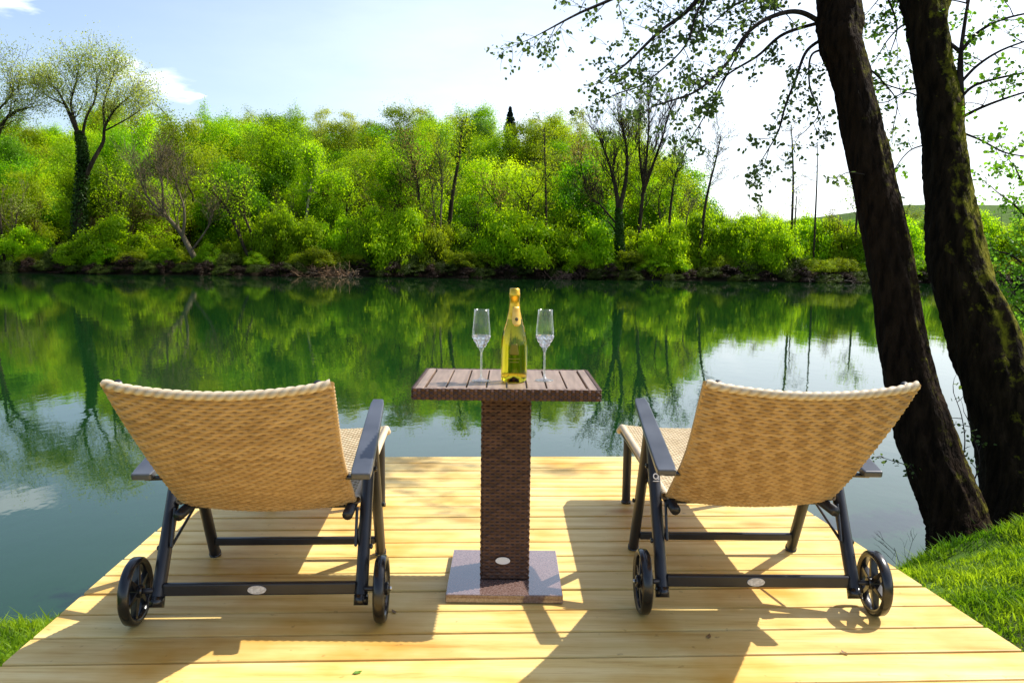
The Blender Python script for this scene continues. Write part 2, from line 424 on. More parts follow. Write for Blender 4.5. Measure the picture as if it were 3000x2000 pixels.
# blotches of damp or sap staining
st = n.new('ShaderNodeTexNoise'); st.inputs['Scale'].default_value = 2.6; st.inputs['Detail'].default_value = 4
l.new(tcn.outputs['Object'], st.inputs['Vector'])
stm = n.new('ShaderNodeMapRange'); stm.inputs[1].default_value = .46; stm.inputs[2].default_value = .70; stm.inputs[4].default_value = .85
l.new(st.outputs['Fac'], stm.inputs[0])
mk2 = n.new('ShaderNodeMixRGB'); mk2.blend_type = 'MULTIPLY'; l.new(stm.outputs[0], mk2.inputs[0]); l.new(mk.outputs[0], mk2.inputs[1]); mk2.inputs[2].default_value = (.76, .53, .27, 1)
sk = n.new('ShaderNodeTexNoise'); sk.inputs['Scale'].default_value = 28; sk.inputs['Detail'].default_value = 3
l.new(tcn.outputs['Object'], sk.inputs['Vector'])
skm = n.new('ShaderNodeMapRange'); skm.inputs[1].default_value = .68; skm.inputs[2].default_value = .76; skm.inputs[4].default_value = .55; l.new(sk.outputs['Fac'], skm.inputs[0])
mk3 = n.new('ShaderNodeMixRGB'); l.new(skm.outputs[0], mk3.inputs[0]); l.new(mk2.outputs[0], mk3.inputs[1]); mk3.inputs[2].default_value = (.20, .11, .035, 1)
hs = n.new('ShaderNodeHueSaturation'); l.new(mth('MULTIPLY_ADD', at_.outputs['Fac'], .22, .98), hs.inputs['Value']); l.new(mk3.outputs[0], hs.inputs['Color'])
hs.inputs['Saturation'].default_value = 1.10
cb3 = n.new('ShaderNodeCombineXYZ'); l.new(mth('ADD', mth('MULTIPLY', sp.outputs[0], 1.6), mth('MULTIPLY', at_.outputs['Fac'], 61.0)), cb3.inputs[0]); l.new(mth('MULTIPLY', sp.outputs[1], 42.0), cb3.inputs[1]); l.new(mth('MULTIPLY', at_.outputs['Fac'], 13.0), cb3.inputs[2])
fg = n.new('ShaderNodeTexNoise'); fg.inputs['Scale'].default_value = 2.4; fg.inputs['Detail'].default_value = 5; fg.inputs['Roughness'].default_value = .7; fg.inputs['Distortion'].default_value = .4; l.new(cb3.outputs[0], fg.inputs['Vector'])
fgm = n.new('ShaderNodeMapRange'); fgm.inputs[1].default_value = .52; fgm.inputs[2].default_value = .72; fgm.inputs[4].default_value = .62; l.new(fg.outputs['Fac'], fgm.inputs[0])
mk4 = n.new('ShaderNodeMixRGB'); l.new(fgm.outputs[0], mk4.inputs[0]); l.new(mk3.outputs[0], mk4.inputs[1]); mk4.inputs[2].default_value = (.46, .27, .085, 1); l.new(mk4.outputs[0], hs.inputs['Color'])
l.new(hs.outputs[0], p.inputs['Base Color'])
bb = n.new('ShaderNodeBump'); bb.inputs['Strength'].default_value = .25; bb.inputs['Distance'].default_value = .002
l.new(gn.outputs['Fac'], bb.inputs['Height']); l.new(bb.outputs[0], p.inputs['Normal'])
M['board'] = m

deck = empty('wooden_deck', (0, 2, 0)); tag(deck, 'pale yellow pine deck of wide boards reaching over the river', 'deck')
V, Fq, A = [], [], []
PIT, GAP, TK = .1512, .0090, .030
k = 0
yb = 4.35
while yb > -1.0:
    a0, a1 = yb - PIT + GAP, yb                          # along DY measured at x = 0
    tint = rnd.random()
    e0 = [rnd.uniform(-.004, .006) for _ in range(2)]
    sag = rnd.uniform(-.0015, .0015)
    nseg = 14
    prof = [(a0, -TK), (a0, -.004), (a0 + .0012, -.0012), (a0 + .004, 0), (a1 - .004, 0), (a1 - .0012, -.0012), (a1, -.004), (a1, -TK)]
    base = len(V)
    for i in range(nseg + 1):
        for (yy, zz) in prof:
            xl, xr = float(deck_l(yy)) + e0[0] * .5, float(deck_r(yy)) + e0[1] * .5
            x = xl + (xr - xl) * i / nseg
            y = yy + x * math.tan(TH)
            V.append((x, y - 2, zz + sag)); A.append(tint)
    m8 = len(prof)
    for i in range(nseg):
        for j in range(m8):
            j2 = (j + 1) % m8
            Fq.append((base + i * m8 + j, base + (i + 1) * m8 + j, base + (i + 1) * m8 + j2, base + i * m8 + j2))
    for i, rev in ((0, False), (nseg, True)):
        f_ = [base + i * m8 + j for j in range(m8)]
        Fq.append(tuple(f_[::-1] if rev else f_))
    yb -= PIT
    k += 1
me = bpy.data.meshes.new('decking'); me.from_pydata(V, [], Fq); me.materials.append(M['board'])
a = me.attributes.new('tint', 'FLOAT', 'POINT'); a.data.foreach_set('value', A)
o = bpy.data.objects.new('decking', me); COL.objects.link(o); o.parent = deck
mm, n_, l_, p_ = mat('joist wood', (.22, .14, .06), .8)
link_noise(mm, n_, l_, p_, (.12, .08, .04), (.3, .2, .09), scale=6, stretch=(6, 1, 6))
for fx in (.03, .35, .65, .97):
    b = MB()
    pts = []
    for y in (-.9, 4.36):
        x = float(deck_l(y)) * (1 - fx) + float(deck_r(y)) * fx
        pts.append(Vector((x, y + x * math.tan(TH) - 2, -.10)))
    b.tube(pts, .055, n=4, sq=(.7, 1.2), ph=R(45), up=(1, 0, 0)); b.build('joist', mm, deck)
for x, y in ((-1.3, 4.2), (1.05, 4.25), (-.1, 4.2), (-1.25, 2.6), (1.2, 2.7)):
    MB().tube([(x, y - 2, -2.4), (x, y - 2, -.155)], .06, n=12).build('post', mm, deck, smooth=True)

# ------------------------------------------------------------ wicker
def wicker_mat(name, c1, c2, trans, tr):
    m, n, l, p = mat(name, c1, .5, spec=.35)
    a = n.new('ShaderNodeAttribute'); a.attribute_name = 'tint'
    mx = n.new('ShaderNodeMixRGB'); l.new(a.outputs['Fac'], mx.inputs[0]); mx.inputs[1].default_value = (*c1, 1); mx.inputs[2].default_value = (*c2, 1)
    # the gaps between strands are coloured dark, shade painted into the weave
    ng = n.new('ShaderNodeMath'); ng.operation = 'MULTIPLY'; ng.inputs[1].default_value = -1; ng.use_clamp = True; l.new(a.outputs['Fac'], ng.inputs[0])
    mgap = n.new('ShaderNodeMixRGB'); l.new(ng.outputs[0], mgap.inputs[0]); l.new(mx.outputs[0], mgap.inputs[1]); mgap.inputs[2].default_value = (c1[0] * .30, c1[1] * .26, c1[2] * .25, 1); mx = mgap
    tcn = n.new('ShaderNodeTexCoord'); t = n.new('ShaderNodeTexNoise'); t.inputs['Scale'].default_value = 14; t.inputs['Detail'].default_value = 4
    l.new(tcn.outputs['Object'], t.inputs['Vector'])
    mr = n.new('ShaderNodeMapRange'); mr.inputs[3].default_value = .8; mr.inputs[4].default_value = 1.2; l.new(t.outputs['Fac'], mr.inputs[0])
    hs = n.new('ShaderNodeHueSaturation'); l.new(mr.outputs[0], hs.inputs['Value']); l.new(mx.outputs[0], hs.inputs['Color'])
    l.new(hs.outputs[0], p.inputs['Base Color'])
    if tr:
        tl = n.new('ShaderNodeBsdfTranslucent'); tl.inputs['Color'].default_value = (*trans, 1)
        ms = n.new('ShaderNodeMixShader'); ms.inputs[0].default_value = tr
        l.new(p.outputs[0], ms.inputs[1]); l.new(tl.outputs[0], ms.inputs[2]); l.new(ms.outputs[0], n['Material Output'].inputs['Surface'])
    return m
M['tan'] = wicker_mat('tan wicker', (.39, .24, .10), (.63, .43, .21), (.60, .40, .15), .20); M['seatcane'] = wicker_mat('sunlit tone wicker', (.46, .35, .19), (.74, .61, .40), (.6, .45, .2), .2)  # seat cane is paled to stand in for sunlight on the weave
M['tanrim'] = wicker_mat('sunlit tone edging', (.34, .22, .11), (.74, .62, .44), (.6, .4, .2), .15)  # lighter tone paints in the sun caught along the rim
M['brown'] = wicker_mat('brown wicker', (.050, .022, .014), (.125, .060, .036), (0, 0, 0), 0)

def wicker(name, S, rows, cols, parent, m, amp=.0022, th=.006, sv=5, su=5, under=.55, check=0, closed_v=False, seed=1):
    """sheet S(u,v) woven of strands lying along u over and under stakes along v; real relief, both faces"""
    nu, nv = cols * su + 1, rows * sv + 1
    u = np.linspace(0, 1, nu); v = np.linspace(0, 1, nv)
    U, Vv = np.meshgrid(u, v)
    P = S(U, Vv)
    du = np.gradient(P, axis=1); dv = np.gradient(P, axis=0)
    N = np.cross(du, dv); N /= np.linalg.norm(N, axis=2, keepdims=True) + 1e-12
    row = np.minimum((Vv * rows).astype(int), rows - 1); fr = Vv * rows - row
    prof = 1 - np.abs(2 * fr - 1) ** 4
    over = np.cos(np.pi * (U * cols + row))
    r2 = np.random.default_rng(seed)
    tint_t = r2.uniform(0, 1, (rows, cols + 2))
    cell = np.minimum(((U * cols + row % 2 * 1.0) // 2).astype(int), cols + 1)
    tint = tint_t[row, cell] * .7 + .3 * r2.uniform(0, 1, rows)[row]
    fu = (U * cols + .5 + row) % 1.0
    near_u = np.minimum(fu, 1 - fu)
    tint = np.where((prof < .2) & (near_u > .12), -1.0 - tint * .3, tint)  # negative tint marks the row gaps for the painted shade
    outs, tints = [], []
    for sgn in (1, -1):
        d = amp * (prof * (1 - under + under * sgn * over) - .5)
        outs.append(P + N * (sgn * (th / 2 + d))[..., None]); tints.append(tint)
    V = np.concatenate([o_.reshape(-1, 3) for o_ in outs])
    I = np.arange(nu * nv).reshape(nv, nu); J = I + nu * nv
    q = lambda a, b, c, d: np.stack([a.ravel(), b.ravel(), c.ravel(), d.ravel()], 1)
    F = [q(I[:-1, :-1], I[:-1, 1:], I[1:, 1:], I[1:, :-1]), q(J[:-1, :-1], J[1:, :-1], J[1:, 1:], J[:-1, 1:]),
         q(I[0, :-1], J[0, :-1], J[0, 1:], I[0, 1:]), q(I[-1, :-1], I[-1, 1:], J[-1, 1:], J[-1, :-1]),
         q(I[:-1, 0], I[1:, 0], J[1:, 0], J[:-1, 0]), q(I[:-1, -1], J[:-1, -1], J[1:, -1], I[1:, -1])]
    return np_mesh(name, V, np.concatenate(F), m, parent, smooth=True, attr=np.concatenate([t.ravel() for t in tints]))
def braid(name, pts, r, pitch, parent, m, seed=0, flat=1.0):
    """plaited edging: a rope-like roll with slanting lobes"""
    pts = [Vector(p) for p in pts]
    L = [0]
    for a_, b_ in zip(pts, pts[1:]): L.append(L[-1] + (b_ - a_).length)
    n = max(8, int(L[-1] / pitch * 7)); K = 14
    V, T = [], []
    ar = None
    r2 = np.random.default_rng(seed)
    for i in range(n + 1):
        s = L[-1] * i / n
        j = min(max(0, np.searchsorted(L, s) - 1), len(pts) - 2)
        f = (s - L[j]) / max(L[j + 1] - L[j], 1e-9)
        p_ = pts[j].lerp(pts[j + 1], f); t = (pts[j + 1] - pts[j]).normalized()
        a_ = Vector((0, 0, 1)) if ar is None else ar
        a_ = (a_ - t * a_.dot(t)).normalized(); ar = a_; b_ = t.cross(a_)
        for k in range(K):
            q = 2 * math.pi * k / K
            w_ = abs(math.sin(math.pi * (s / pitch) + q))
            rr = r * (.62 + .42 * math.sqrt(w_))
            V.append(p_ + a_ * math.cos(q) * rr + b_ * math.sin(q) * rr * flat); T.append(.35 + .65 * w_)
    F = [(i * K + k, i * K + (k + 1) % K, (i + 1) * K + (k + 1) % K, (i + 1) * K + k) for i in range(n) for k in range(K)]
    o = np_mesh(name, np.array([tuple(v_) for v_ in V]), np.array(F), m, parent, smooth=True, attr=np.array(T))
    return o

# ------------------------------------------------------------ loungers
m, n, l, p = mat('slate grey powder coat', (.03, .034, .042), .36, spec=.5); link_noise(m, n, l, p, (.010, .0105, .014), (.022, .024, .031), scale=9, bump=.05, bscale=400, dist=.0005); M['metal'] = m
m, n, l, p = mat('grey armrest paint', (.06, .07, .095), .3, spec=.6); link_noise(m, n, l, p, (.045, .050, .062), (.075, .082, .098), scale=7); M['armgrey'] = m
m, n, l, p = mat('black wheel plastic', (.008, .008, .009), .25, spec=.6); link_noise(m, n, l, p, (.006, .006, .007), (.012, .012, .013), scale=20); M['blackplastic'] = m
m, n, l, p = mat('white badge', (.62, .60, .58), .35); link_noise(m, n, l, p, (.52, .5, .48), (.7, .68, .66), scale=160, lo=.45, hi=.6); M['badge'] = m
m, n, l, p = mat('steel bolt', (.5, .5, .5), .3, 1.0); link_noise(m, n, l, p, (.35, .35, .35), (.6, .6, .6), scale=60); M['steel'] = m

def oval(cx, cy, cz, rx, rz, th, n=28):                 # plate facing -y
    b = MB()
    vs = [(cx + rx * math.cos(2 * math.pi * k / n), cy - th / 2, cz + rz * math.sin(2 * math.pi * k / n)) for k in range(n)]
    vs += [(x, y + th, z) for x, y, z in vs]
    b.add(vs, [tuple(range(n)), tuple(range(2 * n - 1, n - 1, -1))] + [(k, k + n, (k + 1) % n + n, (k + 1) % n) for k in range(n)])
    return b

def make_lounger():
    t = empty('sun_lounger')
    B0, B1 = Vector((0, .124, .322)), Vector((0, -.350, .748))
    bn = Vector((0, -(B1.z - B0.z), (B1.y - B0.y))).normalized()       # towards the back and below
    HW = .251
    def S(U, V):
        s = U * 2 - 1
        y = B0.y + (B1.y - B0.y) * V; z = B0.z + (B1.z - B0.z) * V
        sag = (1 - s ** 2) * (.024 + .008 * V + .008 * np.sin(V * np.pi)) 
        roll = np.exp(-((1 - np.abs(s)) / .035) ** 2) * .004
        bow = .020 * np.sin(V * np.pi)
        d = sag + bow - roll
        hw = HW + .013 * V + .003 * np.cos(V * np.pi * 2)
        return np.stack([s * hw, y + bn.y * d, z + bn.z * d], -1)
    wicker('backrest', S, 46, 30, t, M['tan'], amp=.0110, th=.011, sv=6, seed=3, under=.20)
    top = [S(np.array(u), np.array(1.0)) for u in np.linspace(0, 1, 15)]
    bk = [c for c in t.children][0]
    braid('edging', [tuple(q) for q in top], .0115, .024, bk, M['tanrim'], 1)
    for u_ in (0.0, 1.0):
        braid('edging', [tuple(S(np.array(u_), np.array(v_))) for v_ in np.linspace(0, 1, 9)], .0085, .0145, bk, M['tan'], 2)
    braid('edging', [tuple(S(np.array(u_), np.array(0.0))) for u_ in np.linspace(0.04, .96, 13)], .009, .014, bk, M['tan'], 4)
    # seat
    def S2(U, V):
        s = U * 2 - 1
        y = .13 + 1.12 * V
        z = .322 - .012 * np.sin(V * np.pi) * (1 - s ** 2) - (1 - s ** 2) * .012 + .008 * V
        z = z - .035 * np.clip((V - .93) / .07, 0, 1) ** 2
        return np.stack([s * (.262 - .012 * V), y, z], -1)
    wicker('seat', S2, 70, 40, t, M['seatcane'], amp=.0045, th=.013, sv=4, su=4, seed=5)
    st = [c for c in t.children if c.name.startswith('seat')][0]
    for u_ in (0.0, 1.0):
        braid('edging', [tuple(S2(np.array(u_), np.array(v_))) for v_ in np.linspace(0, 1, 14)], .0135, .017, st, M['tanrim'], 6)
    braid('edging', [tuple(S2(np.array(u_), np.array(1.0))) for u_ in np.linspace(0, 1, 9)], .0135, .017, st, M['tanrim'], 7)
    # side rails under the seat
    b = MB()
    for s in (-1, 1):
        b.tube([(s * .245, .06, .298), (s * .238, 1.2, .298)], .016, n=12)
    b.tube([(-.24, 1.15, .296), (.24, 1.15, .296)], .014, n=12)
    b.tube([(-.25, .165, .300), (.25, .165, .300)], .012, n=12)
    b.build('seat_frame', M['metal'], t, smooth=True)
    for s in (-1, 1):
        b = MB()
        q0 = B0 + Vector((s * .236, 0, 0)) - bn * .004; q1 = B1 + Vector((s * .236, 0, 0)) - bn * .004
        b.tube([q0 + Vector((0, .02, -.02)), q0.lerp(q1, .5) - bn * -.012, q1 * 1.0], .011, n=10)
        b.build('back_rail', M['metal'], t, smooth=True)

    apex = Vector((0, .27, .505))
    for s in (-1, 1):
        xs = s * .291
        # armrest: flat tapering board, front end higher
        p0, p1 = Vector((s * .300, -.065, .446)), Vector((s * .292, .475, .566))
        d = (p1 - p0); nrm = Vector((0, -d.z, d.y)).normalized()
        vs = []
        for f, wd in ((0, .054), (.06, .058), (.5, .054), (.93, .046), (1, .036)):
            c = p0.lerp(p1, f)
            for a_, h_ in ((-1, -1), (1, -1), (1, 1), (-1, 1)):
                vs.append(c + Vector((a_ * wd / 2, 0, 0)) + nrm * (h_ * .010))
        fs = []
        for i in range(4):
            for k in range(4):
                fs.append((i * 4 + k, i * 4 + (k + 1) % 4, (i + 1) * 4 + (k + 1) % 4, (i + 1) * 4 + k))
        fs += [(3, 2, 1, 0), (16, 17, 18, 19)]
        MB().add(vs, fs).build('armrest', M['armgrey'], t, bevel=.005, seg=3)
        # bracket joining armrest and back
        b = MB(); b.tube([(s * .300, -.035, .436), (s * .255, -.030, .436)], .007, n=10)
        b.build('bracket', M['blackplastic'], t)
        # legs
        lg = MB().tube([(xs, -.005, .058), (xs, apex.y - .012, apex.z)], .0205, n=16, sq=(.92, 1.12)).build('leg', M['metal'], t, smooth=True)
        e = lg.modifiers.new('e', 'EDGE_SPLIT'); e.split_angle = R(50)
        MB().tube([(xs, -.008, .050), (xs, .004, .078)], .0222, n=16, sq=(.95, 1.12)).build('end_cap', M['blackplastic'], lg, smooth=True)
        lg = MB().tube([(xs, .545, 0.006), (xs, apex.y + .018, apex.z)], .0195, n=16, sq=(.92, 1.1)).build('leg', M['metal'], t, smooth=True)
        e = lg.modifiers.new('e', 'EDGE_SPLIT'); e.split_angle = R(50)
        MB().tube([(xs, .547, 0.002), (xs, .541, .014)], .0210, n=16, sq=(.95, 1.12)).build('end_cap', M['blackplastic'], lg, smooth=True)
        lg = MB().tube([(s * .232, 1.125, 0.004), (s * .232, 1.115, .285)], .0195, n=16, sq=(.95, 1)).build('leg', M['metal'], t, smooth=True)
        e = lg.modifiers.new('e', 'EDGE_SPLIT'); e.split_angle = R(50)
        MB().tube([(s * .232, 1.125, 0.0015), (s * .232, 1.1245, .012)], .0208, n=16).build('end_cap', M['blackplastic'], lg, smooth=True)
        # thin locking stay
        b = MB(); b.tube([(s * .268, .42, .30), (s * .268, .06, .205)], .0045, n=8); b.tube([(s * .268, .06, .205), (s * .268, .10, .31)], .0045, n=8)
        b.build('stay', M['metal'], t)
        for yy, zz in ((.08, .195), (.20, .40), (.44, .215)):
            b = MB().lathe([(0, .0), (.008, .0), (.008, .004), (.005, .007), (0, .008)], (0, 0, 0), 10, 'x')
            b.v = [(s * (.3095 + x_), y_ + yy, z_ + zz) for x_, y_, z_ in b.v]
            b.build('bolt', M['blackplastic'], t)
        # wheel
        wc = Vector((s * .350, 0, .0965))
        wh = empty('wheel'); wh.parent = t; wh.location = wc
        R0 = .0965
        MB().lathe([(R0 - .019, -.011), (R0 - .008, -.0165), (R0 - .001, -.011), (R0, 0), (R0 - .001, .011), (R0 - .008, .0165), (R0 - .019, .011), (R0 - .021, 0), (R0 - .019, -.011)], n=48, axis='x').build('tyre', M['blackplastic'], wh, smooth=True)
        b = MB(); b.lathe([(0, -.022), (.016, -.022), (.019, -.018), (.019, .018), (.016, .022), (0, .022)], n=20, axis='x')
        for k in range(6):
            a_ = math.pi / 3 * k + .3
            dr = Vector((0, math.cos(a_), math.sin(a_))); pr = Vector((0, -math.sin(a_), math.cos(a_)))
            i0, i1 = .016, R0 - .018
            vs = []
            for rr, ww, hh in ((i0, .009, .012), (i1, .006, .008)):
                for a2, b2 in ((-1, -1), (1, -1), (1, 1), (-1, 1)):
                    vs.append(dr * rr + pr * (a2 * ww) + Vector((b2 * hh, 0, 0)))
            b.add(vs, [(0, 1, 5, 4), (1, 2, 6, 5), (2, 3, 7, 6), (3, 0, 4, 7), (3, 2, 1, 0), (4, 5, 6, 7)])
        b.build('spokes', M['blackplastic'], wh, bevel=.002)
        MB().lathe([(0, s * .022), (.007, s * .022), (.006, s * .029), (0, s * .031)], n=12, axis='x').build('hub_cap', M['steel'], wh, smooth=True)
    # stretchers
    MB().box((0, .012, .096), (.552, .020, .036)).build('stretcher', M['metal'], t, bevel=.005, seg=3)
    s_ = [c for c in t.children if c.name.startswith('stretcher')][0]
    oval(-.008, .0005, .096, .0265, .0125, .004).build('badge', M['badge'], s_)
    MB().box((0, .505, .066), (.552, .022, .026)).build('stretcher', M['metal'], t, bevel=.005, seg=3)
    for s in (-1, 1): MB().tube([(s * .30, 0, .0965), (s * .345, 0, .0965)], .0075, n=12).build('axle', M['metal'], t, smooth=True)
    return t
lo = make_lounger()
GL = 'pair of wheeled wicker sun loungers'
lo.location = (-.722, 2.288, 0); lo.rotation_euler.z = R(3.2)
tag(lo, 'tan wicker sun lounger left of the bottle table, finely woven back towards the camera', 'sun lounger', GL)
l2 = copy_tree(lo)
# staggered squares of this back's weave get a darker tint
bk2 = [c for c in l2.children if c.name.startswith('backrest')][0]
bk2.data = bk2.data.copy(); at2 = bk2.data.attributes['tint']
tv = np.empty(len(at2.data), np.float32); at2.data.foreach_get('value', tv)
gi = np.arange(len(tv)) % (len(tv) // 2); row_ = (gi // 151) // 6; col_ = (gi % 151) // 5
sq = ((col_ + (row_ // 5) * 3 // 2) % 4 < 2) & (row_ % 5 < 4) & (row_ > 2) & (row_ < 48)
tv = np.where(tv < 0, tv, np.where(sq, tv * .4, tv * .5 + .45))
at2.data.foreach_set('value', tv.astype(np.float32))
l2.location = (.752, 2.388, 0); l2.rotation_euler.z = R(.6)
tag(l2, 'tan wicker sun lounger beside the tree trunks, its wheel casting a spoked shadow', 'sun lounger', GL)

# small white maker's mark on the rear leg beside the table
lgs = sorted([c for c in l2.children if c.name.startswith('leg')], key=lambda c: (min(v.co.x for v in c.data.vertices) > 0, min(v.co.y for v in c.data.vertices)))
b = MB(); mk_ = Vector((-.291, .172, .366)); dl = Vector((0, .27, .44)).normalized(); nn_ = Vector((0, -dl.z, dl.y))
ring = [mk_ + nn_ * .0235 + Vector((math.cos(q_) * .0075, 0, 0)) + dl * (math.sin(q_) * .0085) for q_ in [math.pi / 4 + i * math.pi / 8 for i in range(17)]]
b.tube(ring, .0019, n=6); b.tube([mk_ + nn_ * .0235 + dl * -.0155 + Vector((-.010, 0, 0)), mk_ + nn_ * .0235 + dl * -.0155 + Vector((.010, 0, 0))], .0014, n=6)
b.tube([mk_ + nn_ * .0235 + dl * -.004 + Vector((.003, 0, 0)), mk_ + nn_ * .0235 + dl * -.010 + Vector((.009, 0, 0))], .0016, n=6)
b.build('printed_mark', M['badge'], lgs[0])

# ------------------------------------------------------------ table
TZ = .673
tb = empty('bar_table', (-.016, 2.632, 0), R(.3)); tag(tb, 'brown wicker pedestal table with slatted top between the loungers', 'table')
m, n, l, p = mat('red granite', (.2, .12, .1), .07, spec=.9)
link_noise(m, n, l, p, (.13, .075, .06), (.22, .15, .13), scale=190, detail=3, lo=.4, hi=.62); M['granite'] = m; p.inputs['IOR'].default_value = 1.6; p.inputs['Coat Weight'].default_value = .3; p.inputs['Coat Roughness'].default_value = .02; p.inputs['Coat IOR'].default_value = 1.7
MB().box((0, 0, .0145), (.362, .395, .026)).build('base_plate', M['granite'], tb, bevel=.002)
def colS(x0, y0, x1, y1, z0, z1):
    return lambda U, V: np.stack([x0 + (x1 - x0) * U, y0 + (y1 - y0) * U, z0 + (z1 - z0) * V], -1)
cw, cdp = .0735, .0735
z0, z1 = .030, TZ - .036
yc = 0.0
cm = MB().box((0, yc, (z0 + z1) / 2), (cw * 2 - .008, cdp * 2 - .008, z1 - z0)).build('column', M['brown'], tb)
for (x0, y0, x1, y1) in ((-cw, yc - cdp, cw, yc - cdp), (cw, yc - cdp, cw, yc + cdp), (cw, yc + cdp, -cw, yc + cdp), (-cw, yc + cdp, -cw, yc - cdp)):
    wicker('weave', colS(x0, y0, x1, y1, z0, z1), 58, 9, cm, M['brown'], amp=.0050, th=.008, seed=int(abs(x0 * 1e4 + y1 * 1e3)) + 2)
for x_, y_ in ((-1, -1), (1, -1), (1, 1), (-1, 1)):
    braid('corner_braid', [(x_ * cw, yc + y_ * cdp, z0), (x_ * cw, yc + y_ * cdp, z1)], .0062, .0125, cm, M['brown'], 3)
oval(-.006, yc - cdp - .0085, .093, .0235, .0115, .004).build('badge', mat('white plaque', (.8, .8, .79), .3)[0], tb)
m, n, l, p = mat('taupe slat', (.24, .16, .11), .42, spec=.45)
link_noise(m, n, l, p, (.19, .125, .088), (.29, .20, .145), scale=5, stretch=(14, 1, 4), bump=.15, dist=.001); M['slat'] = m
W2, D2 = .277, .228
b = MB()
ns = 8; sw = (2 * W2 - .07) / ns
for i in range(ns):
    b.box((-W2 + .035 + sw * (i + .5), 0, TZ - .009), (sw - .0045, 2 * D2 - .052, .016))
b.build('tabletop', M['slat'], tb, bevel=.002)
b = MB()
for s in (-1, 1):
    b.box((s * (W2 - .017), 0, TZ - .010), (.026, 2 * D2 - .008, .018))
    b.box((0, s * (D2 - .017), TZ - .0105), (2 * W2 - .062, .024, .017))
b.box((0, 0, TZ - .028), (2 * W2 - .03, 2 * D2 - .03, .014))
b.build('frame', M['slat'], tb, bevel=.003)
for (x0, y0, x1, y1) in ((-W2, -D2, W2, -D2), (W2, -D2, W2, D2), (W2, D2, -W2, D2), (-W2, D2, -W2, -D2)):
    def SR(U, V, q=(x0, y0, x1, y1)):
        # strands run up and down over the edge: swap so that ribs stand upright
        return np.stack([q[0] + (q[2] - q[0]) * V, q[1] + (q[3] - q[1]) * V, TZ - .001 - .034 * U], -1)
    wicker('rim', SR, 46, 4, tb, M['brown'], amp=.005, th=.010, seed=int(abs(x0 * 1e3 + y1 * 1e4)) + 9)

# ------------------------------------------------------------ bottle and glasses
def glass_mat(name, rgb, ior=1.46, rough=0.0, dens=None):
    m, n, l, p = mat(name, rgb, rough, spec=.5)
    p.inputs['Transmission Weight'].default_value = 1; p.inputs['IOR'].default_value = ior
    if dens:
        va = n.new('ShaderNodeVolumeAbsorption'); va.inputs['Color'].default_value = (*dens[0], 1); va.inputs['Density'].default_value = dens[1]
        l.new(va.outputs[0], n['Material Output'].inputs['Volume'])
    return m
m = bpy.data.materials.new('clear thin glass'); m.use_nodes = True; n, l = m.node_tree.nodes, m.node_tree.links; n.remove(n['Principled BSDF'])
lw = n.new('ShaderNodeLayerWeight'); lw.inputs[0].default_value = .5; tp = n.new('ShaderNodeBsdfTransparent'); tp.inputs[0].default_value = (.97, .98, .98, 1)
pw = n.new('ShaderNodeMath'); pw.operation = 'POWER'; pw.inputs[1].default_value = 3.0; l.new(lw.outputs['Facing'], pw.inputs[0])
ma = n.new('ShaderNodeMath'); ma.operation = 'MULTIPLY_ADD'; ma.inputs[1].default_value = .55; ma.inputs[2].default_value = .03; l.new(pw.outputs[0], ma.inputs[0])
gl = n.new('ShaderNodeBsdfGlossy'); gl.inputs['Roughness'].default_value = .08; df = n.new('ShaderNodeBsdfTranslucent'); df.inputs[0].default_value = (.85, .9, .92, 1)
m2 = n.new('ShaderNodeMixShader'); m2.inputs[0].default_value = .4; l.new(gl.outputs[0], m2.inputs[1]); l.new(df.outputs[0], m2.inputs[2])
mg = n.new('ShaderNodeMixShader'); l.new(ma.outputs[0], mg.inputs[0]); l.new(tp.outputs[0], mg.inputs[1]); l.new(m2.outputs[0], mg.inputs[2]); l.new(mg.outputs[0], n['Material Output'].inputs['Surface'])
M['clear'] = m
M['stemglass'] = m.copy(); M['stemglass'].name = 'solid stem glass'
for q_ in M['stemglass'].node_tree.nodes:
    if q_.type == 'MATH' and q_.operation == 'MULTIPLY_ADD': q_.inputs[1].default_value = .6; q_.inputs[2].default_value = .30
M['crystal'] = glass_mat('cut crystal', (.97, .98, 1), 1.5, .06)
M['goldglass'] = glass_mat('yellow bottle glass', (.88, .68, .025), 1.33)
m, n, l, p = mat('gold foil', (.85, .55, .08), .28, 1.0); link_noise(m, n, l, p, (.72, .38, .03), (.9, .58, .08), scale=40, bump=.35, bscale=160, dist=.002); M['foil'] = m
m, n, l, p = mat('gold paper', (.75, .55, .16), .45, .3); link_noise(m, n, l, p, (.70, .42, .07), (.82, .56, .14), scale=50); M['paper'] = m

bp = on(1180, 876, TZ); 
bt = empty('sparkling_wine_bottle', (bp.x, bp.y + .012, TZ + .0005)); tag(bt, 'full yellow sparkling wine bottle with gold foil neck on the table', 'bottle')
BH = .292
outer = [(0, .002), (.030, .000), (.0395, .004), (.0408, .012), (.0412, .06), (.0412, .115), (.0385, .142), (.0315, .172), (.0235, .198), (.0180, .222), (.0155, .245), (.0148, .262), (.0165, .264), (.0165, .276), (.0148, .279), (.0148, .290)]
MB().lathe(outer + [(.0, .290)], n=48).build('body', M['goldglass'], bt, smooth=True)
pu = MB().lathe([(0, .020), (.012, .017), (.022, .009), (.028, .003)], n=32).build('punt', M['crystal'], bt, smooth=True)
fo = [(.0242, .197), (.0188, .222), (.0163, .245), (.0156, .261), (.0173, .2635), (.0176, .276), (.0160, .2795), (.0158, .2895), (.013, .2925), (0, .293)]
MB().lathe(fo, n=40).build('foil', M['foil'], bt, smooth=True)
